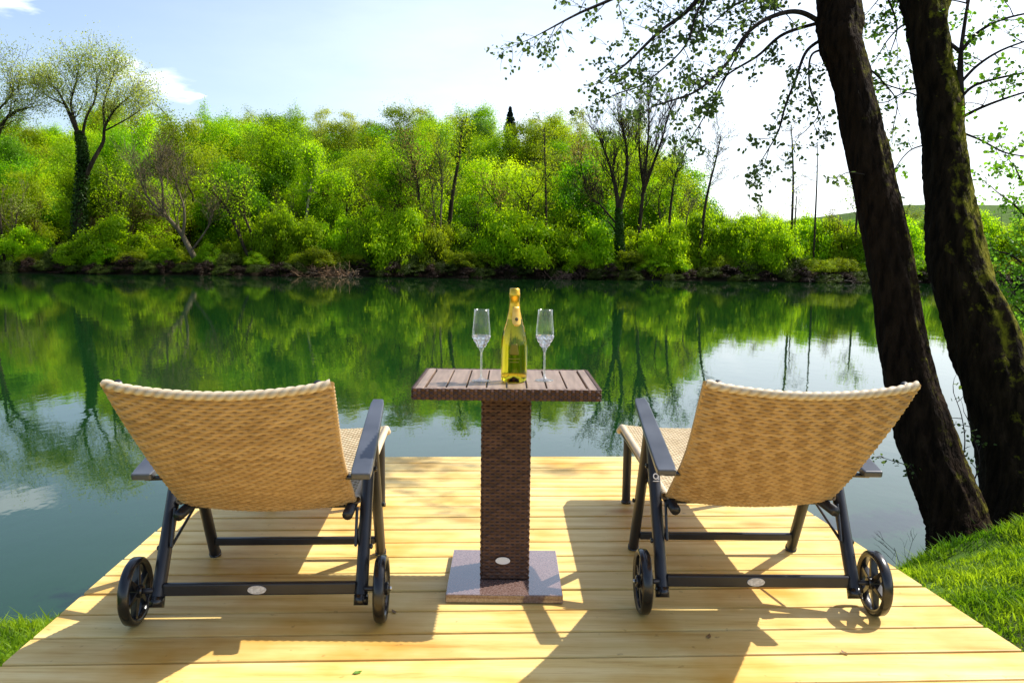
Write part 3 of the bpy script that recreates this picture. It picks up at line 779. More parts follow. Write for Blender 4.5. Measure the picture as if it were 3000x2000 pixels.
def curved_label(name, r, z0, z1, a0, a1, m, parent, shape=None, rr=None):
    K, L = 14, 8
    vs, fs = [], []
    for j in range(L + 1):
        for i in range(K + 1):
            u_, v_ = i / K * 2 - 1, j / L
            sc_ = shape(v_) if shape else 1
            z_ = z0 + (z1 - z0) * v_; a_ = (a0 + a1) / 2 + (a1 - a0) / 2 * u_ * sc_
            rad = (rr(z_) if rr else r)
            vs.append((rad * math.cos(a_), rad * math.sin(a_), z_))
    for j in range(L):
        for i in range(K):
            fs.append((j * (K + 1) + i, j * (K + 1) + i + 1, (j + 1) * (K + 1) + i + 1, (j + 1) * (K + 1) + i))
    o = MB().add(vs, fs).build(name, m, parent, smooth=True)
    sol = o.modifiers.new('s', 'SOLIDIFY'); sol.thickness = .0006
    return o
prof_r = lambda z: float(np.interp(z, [q[1] for q in outer[2:]], [q[0] for q in outer[2:]])) + .0012
curved_label('neck_label', .02, .176, .236, R(-108), R(-42), M['paper'], bt, lambda v: .35 + .65 * math.sqrt(max(0, 1 - (1 - min(v * 2.2, 1)) ** 2)), lambda z: prof_r(z) + .0008)
curved_label('neck_emblem', .02, .192, .203, R(-86), R(-64), mat('dark print', (.06, .04, .01), .5)[0], bt, lambda v: math.sqrt(max(.05, 1 - (2 * v - 1) ** 2)), lambda z: prof_r(z) + .0018)
curved_label('etched_emblem', .02, .088, .122, R(-110), R(-70), mat('etched gold print', (.20, .17, .02), .35, .4)[0], bt, lambda v: .75 + .25 * math.cos(v * 2.2), lambda z: min(.0418, prof_r(z)))
curved_label('etched_line', .02, .074, .077, R(-115), R(-65), bpy.data.materials['etched gold print'], bt, None, lambda z: .0418)
curved_label('etched_line', .02, .064, .067, R(-110), R(-70), bpy.data.materials['etched gold print'], bt, None, lambda z: .0418)
b = MB()
for k_, zz in enumerate((.058, .050, .042)):
    pass
def make_glass():
    t = empty('champagne_flute')
    # closed shell: foot, stem, bowl outside and inside
    o_ = [(0, .0), (.029, .0), (.0302, .0012), (.029, .0024), (.012, .0048), (.0045, .010), (.0032, .022), (.0030, .075), (.0036, .090), (.0052, .096), (.0085, .103), (.0165, .118), (.0242, .132), (.0282, .146), (.0284, .158), (.0262, .180), (.0240, .205), (.0230, .226)]
    i_ = [(.0221, .226), (.0231, .205), (.0253, .180), (.0274, .158), (.0270, .146), (.0226, .133), (.0148, .120), (.0070, .109), (0, .1065)]
    MB().lathe(o_[:11] + [(0, .1032)], n=40).build('stem', M['stemglass'], t, smooth=True)
    MB().lathe([(0, .1034)] + o_[11:] + i_, n=40).build('bowl', M['clear'], t, smooth=True)
    # cut facets round the lower bowl
    b = MB(); n = 12
    prof = [(.0100, .1055), (.0180, .1195), (.0255, .1325), (.0290, .1445)]
    for k in range(n):
        a0, a1 = 2 * math.pi * k / n, 2 * math.pi * (k + 1) / n; am = (a0 + a1) / 2
        for (r0, z0), (r1, z1) in zip(prof, prof[1:]):
            P_ = lambda r, a, z: (r * math.cos(a), r * math.sin(a), z)
            c = P_((r0 + r1) / 2 + .0026, am, (z0 + z1) / 2)
            q = [P_(r0, a0, z0), P_(r0, a1, z0), P_(r1, a1, z1), P_(r1, a0, z1), c]
            b.add(q, [(0, 1, 4), (1, 2, 4), (2, 3, 4), (3, 0, 4), (3, 2, 1, 0)])
    b.build('cut_facets', M['facet'], t)
    return t
m, n, l, p = mat('frosted cut glass', (.9, .93, 1), .12, spec=1.0)
p.inputs['Transmission Weight'].default_value = .88; p.inputs['IOR'].default_value = 1.5; M['facet'] = m
g1 = make_glass(); q = on(1105, 874, TZ); g1.location = (q.x, q.y, TZ + .0006)
tag(g1, 'empty cut crystal champagne flute on the table left of the bottle', 'glass', 'pair of champagne flutes')
g2 = copy_tree(g1); q = on(1250, 873, TZ); g2.location = (q.x, q.y, TZ + .0006); g2.rotation_euler.z = .3
tag(g2, 'empty cut crystal champagne flute on the table right of the bottle', 'glass', 'pair of champagne flutes')

# ------------------------------------------------------------ near trees
def catmull(pts, k=6):
    P = [np.array(p, float) for p in pts]; P = [2 * P[0] - P[1]] + P + [2 * P[-1] - P[-2]]
    out = []
    for i in range(1, len(P) - 2):
        for j in range(k):
            t = j / k
            out.append(.5 * ((2 * P[i]) + (-P[i - 1] + P[i + 1]) * t + (2 * P[i - 1] - 5 * P[i] + 4 * P[i + 1] - P[i + 2]) * t * t + (-P[i - 1] + 3 * P[i] - 3 * P[i + 1] + P[i + 2]) * t ** 3))
    out.append(P[-2]); return out
LEAN = .30
def lean_at(px, py, Y0, Z0):                          # point on the plane of a stem that leans out over the river
    d = ray(px, py)
    s = (Y0 + LEAN * (CAM.z - Z0) - CAM.y) / (d.y - LEAN * d.z)
    return CAM + d * s
def trunk_mesh(name, rows, Y0, Z0, m, parent, seed, K=40):
    ctr = [np.array([*lean_at(x, y, Y0, Z0), wd]) for x, y, wd in rows]
    cs = catmull(ctr, 14)
    r2 = np.random.default_rng(seed)
    V = []
    ph = r2.uniform(0, 6.28, 12)
    for i, c in enumerate(cs):
        j0, j1 = max(i - 1, 0), min(i + 1, len(cs) - 1)
        t = Vector(cs[j1][:3] - cs[j0][:3]).normalized()
        a = (Vector((1, 0, 0)) - t * t.x).normalized(); b_ = t.cross(a)
        rad = c[3] / 2 * (c[1] / FPX) * .97
        s = i / len(cs)
        for k in range(K):
            q = 2 * math.pi * k / K
            lump = .045 * math.sin(2 * q + ph[0] + s * 9) + .035 * math.sin(3 * q + ph[1] - s * 14) + .02 * math.sin(5 * q + ph[2] + s * 31) + .022 * math.sin(s * 60 + ph[3] + 2 * q)
            ridge = .045 * math.sin(9 * q + 2.2 * math.sin(s * 26 + ph[4] + q) + ph[5]) + .034 * math.sin(14 * q + 2.5 * math.sin(s * 41 + ph[6]))
            rr = rad * (1 + lump + ridge + r2.normal(0, .012))
            V.append(Vector(c[:3]) + a * math.cos(q) * rr + b_ * math.sin(q) * rr)
    n = len(cs)
    F = np.array([(i * K + k, (i + 1) * K + k, (i + 1) * K + (k + 1) % K, i * K + (k + 1) % K) for i in range(n - 1) for k in range(K)])
    return np_mesh(name, np.array([tuple(v) for v in V]), F, m, parent, smooth=True), cs

class Spray:
    """collects twigs (tubes) and leaf centres of one crown"""
    def __init__(s): s.b = MB(); s.L, s.S = [], []
    def twig(s, p, d, length, r, depth, leaf, dens, droop=.25):
        n = max(3, int(length / .06)); pts = [Vector(p)]; d = Vector(d).normalized()
        for i in range(n):
            d = (d + Vector((rnd.gauss(0, .16), rnd.gauss(0, .16), rnd.gauss(0, .14) - droop * .1))).normalized()
            pts.append(pts[-1] + d * (length / n))
        s.b.tube(pts, [r * (1 - .75 * i / n) for i in range(n + 1)], n=4 if r < .004 else 5, cap=False)
        for i in range(1, n + 1):
            f = i / n
            if depth > 0:
                for _ in range(2):
                    if rnd.random() < .62:
                        sd_ = Vector((rnd.gauss(0, 1), rnd.gauss(0, 1), rnd.gauss(0, .7) - .15)).normalized()
                        s.twig(pts[i], d * .7 + sd_ * .8, length * rnd.uniform(.35, .6), r * .5, depth - 1, leaf, dens, droop)
            if f > .3:
                if rnd.random() < dens * .37:
                    c_ = pts[i] + Vector((rnd.gauss(0, .012), rnd.gauss(0, .012), rnd.gauss(0, .012)))
                    for _ in range(rnd.randint(3, 6)):
                        s.L.append(c_ + Vector((rnd.gauss(0, .022), rnd.gauss(0, .022), rnd.gauss(-.006, .018)))); s.S.append(leaf * rnd.uniform(.6, 1.15))
    def branch(s, pts, r0, r1, step, tl, depth, leaf, dens, start=.0, droop=.25):
        cs = [Vector(c) for c in catmull([tuple(p) for p in pts], 8)]
        n = len(cs); s.b.tube(cs, [r0 + (r1 - r0) * i / n for i in range(n)], n=7, cap=False)
        acc = 0
        for i in range(1, n):
            acc += (cs[i] - cs[i - 1]).length
            if i / n < start: continue
            while acc > step:
                acc -= step
                t = (cs[i] - cs[i - 1]).normalized()
                sd_ = Vector((rnd.gauss(0, 1), rnd.gauss(0, 1.1), rnd.gauss(0, .9) - .2)).normalized()
                s.twig(cs[i], t * .5 + sd_ * .85, tl * rnd.uniform(.5, 1.2), max(r1 * .8, .003), depth, leaf, dens, droop)
        s.twig(cs[-1], cs[-1] - cs[-2], tl, max(r1, .003), depth, leaf, dens, droop)
    def finish(s, parent, mleaf, mtw, lname='foliage'):
        s.b.build('branches', mtw, parent, smooth=True)
        C = np.array([tuple(c) for c in s.L]); n = len(C)
        S_ = np.array(s.S)[:, None]
        N = rand_unit(n); N[:, 2] += .6; N /= np.linalg.norm(N, axis=1, keepdims=True)
        T = np.cross(N, rand_unit(n)); T /= np.linalg.norm(T, axis=1, keepdims=True); B = np.cross(N, T)
        # roundish leaf folded along its midrib: 7 points, two halves
        tip, base = C + T * S_, C - T * S_
        L1, L2 = C + B * S_ * .72 + T * S_ * .45 + N * S_ * .22, C + B * S_ * .66 - T * S_ * .5 + N * S_ * .2
        R1, R2 = C - B * S_ * .72 + T * S_ * .45 + N * S_ * .22, C - B * S_ * .66 - T * S_ * .5 + N * S_ * .2
        V = np.stack([base, L2, L1, tip, R1, R2], 1).reshape(-1, 3)
        b_ = np.arange(n)[:, None] * 6
        F = np.concatenate([b_ + np.array([[0, 1, 2, 3]]), b_ + np.array([[0, 3, 4, 5]])])
        return np_mesh(lname, V, F, mleaf, parent)

rows1 = [(1860, -420, 105), (1895, -250, 104), (1922, -120, 100), (1928, 0, 96), (1930, 60, 100), (1934, 105, 98), (1953, 165, 88), (1975, 275, 90), (1996, 375, 92), (2024, 500, 98), (2049, 625, 98), (2073, 784, 100), (2098, 900, 112), (2131, 1000, 124), (2163, 1100, 132), (2192, 1180, 138), (2206, 1235, 156), (2214, 1290, 178)]
rows2 = [(2090, -420, 110), (2104, -200, 110), (2118, -60, 108), (2122, 0, 104), (2129, 60, 90), (2143, 150, 86), (2161, 250, 91), (2171, 350, 92), (2180, 450, 99), (2190, 550, 116), (2210, 650, 128), (2263, 784, 146), (2303, 906, 160), (2338, 1036, 172), (2356, 1160, 200), (2362, 1240, 230)]
Y1, Z1_, Y2, Z2_ = 4.95, -.55, 5.25, -.45
t1 = empty('alder_tree', tuple(lean_at(2206, 1235, Y1, Z1_)))
tag(t1, 'leaning dark trunked tree nearest the right lounger with thin leafy branches', 'tree', 'leaning trees at the water edge')
t2 = empty('alder_tree', tuple(lean_at(2356, 1160, Y2, Z2_)))
tag(t2, 'mossy leaning tree at the right edge with a dark side stem', 'tree', 'leaning trees at the water edge')
def under(o, par):
    o.parent = par; o.matrix_parent_inverse = Matrix.Translation(-Vector(par.location)); return o
tr1, _ = trunk_mesh('trunk', rows1[::-1], Y1, Z1_, M['bark'], None, 4); under(tr1, t1)
tr2, _ = trunk_mesh('trunk', rows2[::-1], Y2, Z2_, M['barkmoss'], None, 9); under(tr2, t2)

LF = .0168
def pl(pts, Ys):
    n = len(pts)
    return [at(x, y, Ys[0] + (Ys[1] - Ys[0]) * i / (n - 1)) for i, (x, y) in enumerate(pts)]
s = Spray()
s.branch(pl([(1900, 60), (1840, 28), (1780, 35), (1720, 72), (1665, 150), (1600, 208), (1525, 236)], (6.0, 5.3)), .020, .005, .10, .34, 1, LF, 1.2, .25)
s.branch(pl([(1895, 48), (1800, 78), (1740, 128), (1670, 172), (1640, 215)], (6.05, 6.2)), .014, .004, .13, .30, 1, LF, 1.1, .3)
s.branch(pl([(1895, 85), (1852, 118), (1828, 180), (1803, 245), (1788, 300), (1760, 350)], (6.0, 5.7)), .013, .004, .11, .30, 1, LF, 1.3, .25)
s.branch(pl([(1895, 110), (1862, 130), (1860, 200), (1880, 260), (1850, 300)], (6.0, 5.8)), .009, .003, .11, .26, 1, LF, 1.2, .3)
s.branch(pl([(1900, -220), (1760, -120), (1640, -40), (1575, 28), (1512, 75), (1445, 140), (1400, 175)], (6.5, 5.5)), .026, .004, .10, .34, 1, LF, 1.25, .35)
s.branch(pl([(1900, -260), (1720, -180), (1560, -90), (1420, -10), (1330, 30), (1245, 75)], (6.6, 5.9)), .026, .004, .10, .30, 1, LF, 1.3, .4)
s.branch(pl([(1640, -40), (1600, 30), (1570, 110), (1480, 190), (1415, 215)], (6.0, 5.5)), .009, .003, .12, .28, 1, LF, 1.1, .2)
s.branch(pl([(1900, -80), (1840, -50), (1760, -20), (1690, 10), (1640, 50)], (6.3, 5.9)), .014, .004, .10, .30, 1, LF, 1.3, .2)
s.branch(pl([(1900, 20), (1870, -10), (1800, -5), (1740, 20)], (6.1, 5.9)), .010, .004, .10, .26, 1, LF, 1.3, .2)
s.branch(pl([(1720, 72), (1690, 130), (1650, 210), (1610, 280), (1585, 320)], (5.75, 5.6)), .007, .003, .14, .2, 1, LF, 1.1, .5)
s.branch(pl([(1985, 400), (1950, 395), (1925, 405), (1905, 408)], (5.5, 5.3)), .004, .002, .14, .10, 0, LF, 1.0, .5)
s.branch(pl([(1990, 150), (2030, 190), (2060, 235), (2050, 300)], (6.0, 6.3)), .007, .003, .15, .24, 1, LF, 1.0, .2)
s.branch(pl([(1985, -60), (2030, -20), (2060, 60), (2045, 120)], (6.3, 6.6)), .012, .003, .12, .30, 1, LF, 1.3, .2)
s.branch(pl([(2160, 1090), (2120, 1075), (2060, 1060), (2030, 1050)], (5.1, 4.9)), .004, .0015, .13, .09, 0, LF * .75, 1.1, .45)
s.branch(pl([(2190, 1100), (2215, 1030), (2210, 960), (2190, 900)], (5.1, 5.2)), .005, .002, .10, .14, 0, LF * .8, 1.2, .2)
s.branch(pl([(2230, 1120), (2250, 1060), (2235, 1000), (2222, 960)], (5.1, 5.2)), .005, .002, .10, .14, 0, LF * .8, 1.2, .2)
for c0, c1 in (((2.5, 6.3, 4.2), (3.0, 5.2, 4.6)), ((2.6, 6.4, 4.9), (3.6, 5.4, 5.2)), ((2.5, 6.5, 5.4), (3.4, 5.7, 5.9)), ((2.4, 6.2, 3.9), (2.3, 5.2, 4.0)), ((2.5, 6.4, 5.1), (4.2, 5.9, 5.5)), ((2.3, 6.3, 4.6), (1.9, 5.3, 4.9)), ((2.5, 6.5, 5.6), (2.7, 5.3, 6.0))):
    a_, c_ = Vector(c0), Vector(c1)
    s.branch([a_, a_.lerp(c_, .35) + Vector((.05, 0, .12)), a_.lerp(c_, .7) + Vector((-.05, .04, .1)), c_], .022, .005, .13, .34, 1, LF, .9, .3)
fo1 = s.finish(None, M['near'], M['twig']); under(fo1, t1)
under([o for o in bpy.data.objects if o.name.startswith('branches')][-1], t1)
b1_ = [o for o in bpy.data.objects if o.name.startswith('branches')]
s = Spray()
stem = pl([(2185, 345), (2200, 300), (2206, 250), (2205, 180), (2207, 118)], (6.0, 6.0))
s.b.tube(catmull([tuple(q) for q in stem], 6), [.045 - .0012 * i for i in range(25)], n=12, cap=False)
s.branch(pl([(2207, 120), (2180, 98), (2150, 80)], (6.0, 6.2)), .016, .010, .3, .15, 0, LF, 1, .5)
s.branch(pl([(2207, 120), (2215, 60), (2225, 0), (2240, -60)], (6.0, 6.2)), .016, .008, .10, .26, 1, LF, 1.2, .2)
s.branch(pl([(2207, 118), (2245, 75), (2300, 45), (2380, 25)], (6.0, 5.8)), .014, .005, .09, .28, 1, LF, 1.2, .2)
s.branch(pl([(2206, 190), (2245, 150), (2300, 115), (2380, 85)], (6.0, 5.9)), .012, .005, .09, .26, 1, LF, 1.2, .25)
s.branch(pl([(2205, 225), (2240, 195), (2310, 175), (2390, 160)], (6.0, 5.8)), .012, .005, .10, .26, 1, LF, 1.2, .3)
s.branch(pl([(2203, 272), (2250, 248), (2310, 225), (2390, 200)], (6.0, 5.7)), .013, .005, .09, .28, 1, LF, 1.3, .3)
s.branch(pl([(2200, 300), (2250, 320), (2310, 350), (2370, 360)], (6.0, 5.8)), .009, .004, .09, .26, 1, LF, 1.3, .2)
s.branch(pl([(2120, 200), (2075, 205), (2030, 192), (2010, 190)], (6.3, 6.2)), .007, .003, .12, .2, 1, LF, 1.0, .3)
s.branch(pl([(2120, 225), (2080, 212), (2040, 232), (2010, 236)], (6.2, 6.0)), .006, .003, .11, .2, 1, LF, 1.0, .3)
s.branch(pl([(2130, 330), (2090, 345), (2060, 380), (2040, 420)], (6.1, 6.0)), .006, .002, .12, .2, 1, LF, 1.1, .2)
s.branch(pl([(2105, 40), (2070, 60), (2040, 90), (2015, 130)], (6.4, 6.3)), .008, .003, .11, .24, 1, LF, 1.2, .2)
s.branch(pl([(2130, -150), (2080, -90), (2040, -30), (2000, 20)], (6.8, 6.5)), .012, .003, .12, .3, 1, LF, 1.2, .2)
fo2 = s.finish(None, M['nearlit'], M['twig']); under(fo2, t2)
under([o for o in bpy.data.objects if o.name.startswith('branches') and o not in b1_][-1], t2)

# leafy shrub at the right edge behind the trunks
sh = empty('leafy_sapling', tuple(at(2420, 1000, 7.2))); sh.location.z = -.6
tag(sh, 'bright green leafy sapling at the right edge behind the mossy trunk', 'sapling')
s = Spray()
b0_ = set(bpy.data.objects)
base = Vector(sh.location)
for pts in ([(2420, 700), (2400, 560), (2340, 480), (2290, 440)], [(2430, 760), (2380, 640), (2330, 590), (2290, 575)], [(2440, 800), (2400, 720), (2350, 690), (2310, 640)], [(2430, 600), (2390, 470), (2350, 420), (2330, 380)], [(2430, 850), (2400, 790), (2370, 740), (2330, 700)]):
    s.branch([base] + pl(pts, (7.0, 6.8)), .02, .004, .10, .30, 1, LF, 1.3, .35)
fo3 = s.finish(None, M['nearlit'], M['twig']); under(fo3, sh)
under([o for o in bpy.data.objects if o.name.startswith('branches') and o not in b0_][-1], sh)

# bare weed stem beside the deck
wd_ = empty('dry_weed', tuple(on(2075, 1300, -.8))); tag(wd_, 'thin bare weed stem standing in the water beside the grass', 'weed')
b = MB()
P0 = Vector((0, 0, -.1))
def fork(p, d, ln, r, k):
    q = p + d.normalized() * ln; b.tube([p, (p + q) / 2 + Vector((rnd.gauss(0, .006), 0, 0)), q], [r, r * .8, r * .6], n=5)
    if k:
        for _ in range(3 if k > 1 else 2): fork(p.lerp(q, rnd.uniform(.4, 1)), d + Vector((rnd.gauss(0, .5), rnd.gauss(0, .4), .1)), ln * .55, r * .6, k - 1)
fork(P0, Vector((-.25, .1, 1)), .22, .0025, 3); fork(P0 + Vector((.04, .03, 0)), Vector((.1, .1, 1)), .2, .002, 2)
b.build('stem', M['twig'], wd_)

# fallen leaves on the deck
first = None
LBL = ['small green leaf lying on the front boards near the picture bottom', 'tiny brown leaf scrap on the boards right of the table base', 'small curled brown leaf under the left lounger stretcher', 'small dry leaf on the sunny boards in front of the right lounger']
for i, (px, py, rz) in enumerate(((820, 1545, .4), (1628, 1462, 1.2), (905, 1405, 2.2), (1940, 1500, 1.9))):
    q = on(px, py, 0)
    vs = [(-.012, 0, .002), (-.004, .006, .004), (.007, .005, .003), (.014, 0, .005), (.007, -.005, .002), (-.004, -.006, .003), (0, 0, .0015)]
    col = ((.12, .26, .02) if i == 0 else (.2, .11, .03))
    mm, n_, l_, p_ = mat('leaf %s' % ('green' if i == 0 else 'dry'), col, .6); link_noise(mm, n_, l_, p_, tuple(c * .7 for c in col), tuple(c * 1.2 for c in col), scale=90)
    o = MB().add(vs, [(6, 0, 1), (6, 1, 2), (6, 2, 3), (6, 3, 4), (6, 4, 5), (6, 5, 0)]).build('fallen_leaf', mm)
    o.location = (q.x, q.y, .0005); o.rotation_euler.z = rz; so_ = o.modifiers.new('s', 'SOLIDIFY'); so_.thickness = .0006
    tag(o, LBL[i], 'leaf', 'leaves fallen on the deck')

# ------------------------------------------------------------ far bank: trees, bushes
def crown_pts(n, puffs, shell=.70, jit=.34):
    """leaf centres over many puffs (c, r, squash); returns points and outward directions"""
    w_ = np.array([p_[1] ** 2 for p_ in puffs]); w_ /= w_.sum()
    idx = rng.choice(len(puffs), n, p=w_)
    C = np.array([p_[0] for p_ in puffs])[idx]; Rr = np.array([p_[1] for p_ in puffs])[idx]
    D = rand_unit(n); D[:, 2] = np.where(D[:, 2] < -.3, -D[:, 2] * .6, D[:, 2])
    rad = Rr * np.clip(rng.normal(shell, jit, n), .05, 1.7)
    return C + D * rad[:, None] * np.array([1, 1, .8]), D
def puffs_for(kind, H, Rc, n, low=.3):
    out = []
    for _ in range(n):
        a = rnd.uniform(0, 2 * math.pi); z = rnd.uniform(low, 1)
        env = math.sin(math.pi * min(1, (z - low) / (1 - low) * .82 + .16)) ** .6 if kind == 'round' else (1 - (z - low) / (1 - low)) ** .8
        r = Rc * env * math.sqrt(rnd.uniform(.15, 1)) * .82
        out.append(((r * math.cos(a), r * math.sin(a), z * H * .93), Rc * rnd.uniform(.22, .46)))
    return out
def skeleton(b, p, d, ln, r, depth, spread=.5, up=.25, n=4, tips=None, rmin=.02, curve=.12, kids=(3, 4)):
    pts = [Vector(p)]; d = Vector(d).normalized(); k = 4
    for i in range(k):
        d = (d + Vector((rnd.gauss(0, curve), rnd.gauss(0, curve), rnd.gauss(0, curve * .6) + up * .12))).normalized()
        pts.append(pts[-1] + d * ln / k)
    b.tube(pts, [max(rmin, r * (1 - .45 * i / k)) for i in range(k + 1)], n=6 if r > .12 else (4 if r > .05 else 3), cap=False)
    if tips is not None and depth <= 1: tips.extend(pts[1:])
    if depth > 0:
        for _ in range(rnd.randint(*kids)):
            j = rnd.randint(1, k)
            sd_ = Vector((rnd.gauss(0, 1), rnd.gauss(0, 1), rnd.gauss(0, .5) + up)).normalized()
            skeleton(b, pts[j], d * (1 - spread) + sd_ * spread, ln * rnd.uniform(.5, .75), r * .5, depth - 1, spread, up, n, tips, rmin, curve, kids)
PROTO = {}
def proto_tree(key, H, Rc, npuff, nleaf, ls, m, low=.3, kind='round', trunk='fartrunk', r=.22, seedkids=True):
    t = empty('broadleaf_tree')
    b = MB(); tips = []; skeleton(b, (0, 0, -.8), (rnd.gauss(0, .04), rnd.gauss(0, .04), 1), H * .52, r, 3, .52, .35, rmin=.03, tips=tips, kids=(4, 5))
    b.build('trunk', M[trunk], t, smooth=True)
    P_, D_ = crown_pts(nleaf, puffs_for(kind, H, Rc, npuff, low))
    T_ = np.array([tuple(v_) for v_ in tips]); nt = int(nleaf * .62); idx = rng.integers(0, len(T_), nt)
    Q_ = T_[idx] + rng.normal(0, .55, (nt, 3)); ctr_ = np.array([0, 0, H * .45]); E_ = Q_ - ctr_; E_ /= np.linalg.norm(E_, axis=1, keepdims=True)
    P_ = np.concatenate([P_[:nleaf - nt], Q_]); D_ = np.concatenate([D_[:nleaf - nt], E_])
    V, F = leaf_quads(P_, rng.uniform(.6, 1.2, nleaf) * ls, out=D_, up=.35)
    np_mesh('crown', V, F, M[m], t)
    PROTO[key] = [t, False, (H, Rc)]
    return t
for i in range(3): proto_tree(('bright', i), 14, 6.0, 70, 34000, .145, 'bright', .12)
for i in range(2): proto_tree(('fresh', i), 14, 5.6, 60, 30000, .14, 'fresh', .15)
for i in range(2): proto_tree(('deep', i), 13, 5.8, 70, 34000, .145, 'deep', .10)
for i in range(2): proto_tree(('olive', i), 14.5, 5.4, 60, 24000, .135, 'olive', .18)
proto_tree(('brown', 0), 13, 4.8, 50, 14000, .12, 'brownbud', .22)
proto_tree(('pale', 0), 14, 4.0, 36, 12000, .13, 'pale', .38)
ADJ = {'bright': 'bright green', 'fresh': 'yellow green', 'deep': 'deep green', 'olive': 'olive budding', 'brown': 'brownish half bare', 'pale': 'pale thin leaved'}
LM = [(-900, 'behind the ivy clad forked tree'), (430, 'above the bare leaning bank tree'), (640, 'left of the pale birch stem'), (860, 'above the tan root heap'), (1040, 'left of the bottle top'), (1230, 'above the bottle'), (1420, 'left of the twin bare crowns'), (1560, 'behind the twin bare crowns'), (1700, 'on the falling hill end'), (1990, 'behind the two thin poles'), (9999, 'beyond the leaning trunks')]
def projx(x, y): return 1176 + FPX * x / y
cnt = {}
def place(key, x, y, s=1.0, sz=None, rz=None, label=None, cat='tree', group=None, name=None, z=None):
    e = PROTO[key]
    o = e[0] if not e[1] else copy_tree(e[0]); e[1] = True
    if name: o.name = name
    o.location = (x, y, (float(ground_h(x, y)) if z is None else z) - .1)
    o.scale = (s, s, (sz or s)); o.rotation_euler.z = rnd.uniform(0, 6.28) if rz is None else rz
    o['label'] = label; o['category'] = cat
    if group: o['group'] = group
    return o
ROWN = ['at the foot', 'low', 'half way up', 'high', 'along the crest']
def hill_label(kind, x, y):
    px = projx(x, y)
    prev = [n_ for lim, n_ in LM if px < lim or lim == 9999]
    i = next(j for j, (lim, _) in enumerate(LM) if (px < (LM[j + 1][0] if j + 1 < len(LM) else 1e9)))
    lvl = ROWN[min(4, max(0, int((y - 104) / 17)))]
    if px < 350: lm = LM[0][1]
    else: lm = LM[i][1]
    return '%s tree %s on the hill, %s' % (ADJ[kind], lvl, lm)
kinds = ['bright'] * 5 + ['fresh'] * 3 + ['deep'] * 4 + ['olive'] * 3 + ['brown'] * 1
yy = 106.0
row = 0
while yy < 196:
    sp_ = 7.6 + (yy - 106) * .028
    x = -.68 * yy + rnd.uniform(0, 4)
    xmax = 2 + (yy - 110) * .12 + 22.5
    while x < xmax:
        xx, y2 = x + rnd.gauss(0, 1.3), yy + rnd.gauss(0, 2.0)
        if abs(projx(xx, y2) - 1172) < 48 and y2 > 156:
            x += sp_ * .8; continue
        k = rnd.choice(kinds)
        if yy < 125 and k == 'brown': k = 'deep'
        if yy > 178: k = rnd.choice(['bright', 'fresh', 'olive', 'olive', 'pale', 'bright'])
        ks = [q for q in PROTO if q[0] == k]
        s_ = rnd.uniform(.75, 1.08) * (.8 if yy < 112 else 1)
        place(rnd.choice(ks), xx, y2, s_, s_ * rnd.uniform(.92, 1.25), label=hill_label(k, xx, y2), group='spring trees covering the hill', name='broadleaf_tree')
        x += sp_ * rnd.uniform(.8, 1.2)
    yy += 7.2 + (yy - 106) * .05
    row += 1
# low trees to the right of the hill
x = 30
for i in range(60):
    yy = rnd.uniform(108, 168); x = rnd.uniform(.26, .70) * yy
    k = rnd.choice(['bright', 'fresh', 'fresh', 'deep', 'olive'])
    s_ = rnd.uniform(.42, .60) * (1 if yy < 140 else 1.15)
    px = projx(x, yy)
    lm = 'left of the first thin pole' if px < 1800 else ('behind the two thin poles' if px < 1990 else 'seen between the leaning trunks' if px < 2160 else 'at the right edge beyond the mossy trunk')
    place(rnd.choice([q for q in PROTO if q[0] == k]), x, yy, s_, s_ * rnd.uniform(.8, 1.0), label='low %s tree on the far bank, %s' % (ADJ[k], lm), group='low trees on the flat far bank', name='broadleaf_tree')
# pale crowns standing out above the crest
for i, (px, py, k) in enumerate(((450, 262, 'pale'), (745, 240, 'pale'), (965, 238, 'pale'), (1040, 255, 'pale'), (1225, 262, 'pale'), (1330, 240, 'pale'), (600, 268, 'olive'), (1440, 262, 'olive'))):
    y2 = 192; q = at(px, py, y2)
    gz = float(ground_h(q.x, y2)); s_ = (q.z - gz) / 14.0
    place((k, 0), q.x, y2, min(s_, 1.3) * .85, s_, label='pale tree top standing above the crest, ' + ['left of centre near the small cloud', 'widest and tallest left of the middle', 'slim one left of the bottle', 'faint one just left of the bottle', 'right of the dark spruce', 'tallest of the right end of the hill', 'low one between two paler tops', 'last one on the right hill shoulder'][i], group='pale crowns above the crest', name='broadleaf_tree')

# spruce on the crest
q = at(1172, 243, 176); gz = float(ground_h(q.x, 176)) - .1; Hs = q.z - gz
t = empty('spruce_tree', (q.x, 176, gz)); tag(t, 'single dark pointed spruce rising above the hill crest', 'tree')
MB().tube([(0, 0, -.5), (0, 0, Hs)], [.25, .02], n=6).build('trunk', M['fartrunk'], t)
n_ = 6500
zz = rng.uniform(.2, 1, n_) ** .8; tier = (np.floor(zz * 16) + rng.uniform(.0, .8, n_)) / 16
rr = (1 - tier) * 4.6 * (.55 + .45 * (1 - (zz * 16 % 1))) * np.sqrt(rng.uniform(.1, 1, n_)) + .08; aa = rng.uniform(0, 6.283, n_)
rr *= 1 + .18 * np.sin(aa * 5 + np.floor(zz * 16) * 2.1)
V, F = leaf_quads(np.stack([rr * np.cos(aa), rr * np.sin(aa), tier * Hs], 1), .24, up=.6)
np_mesh('crown', V, F, M['spruce'], t)

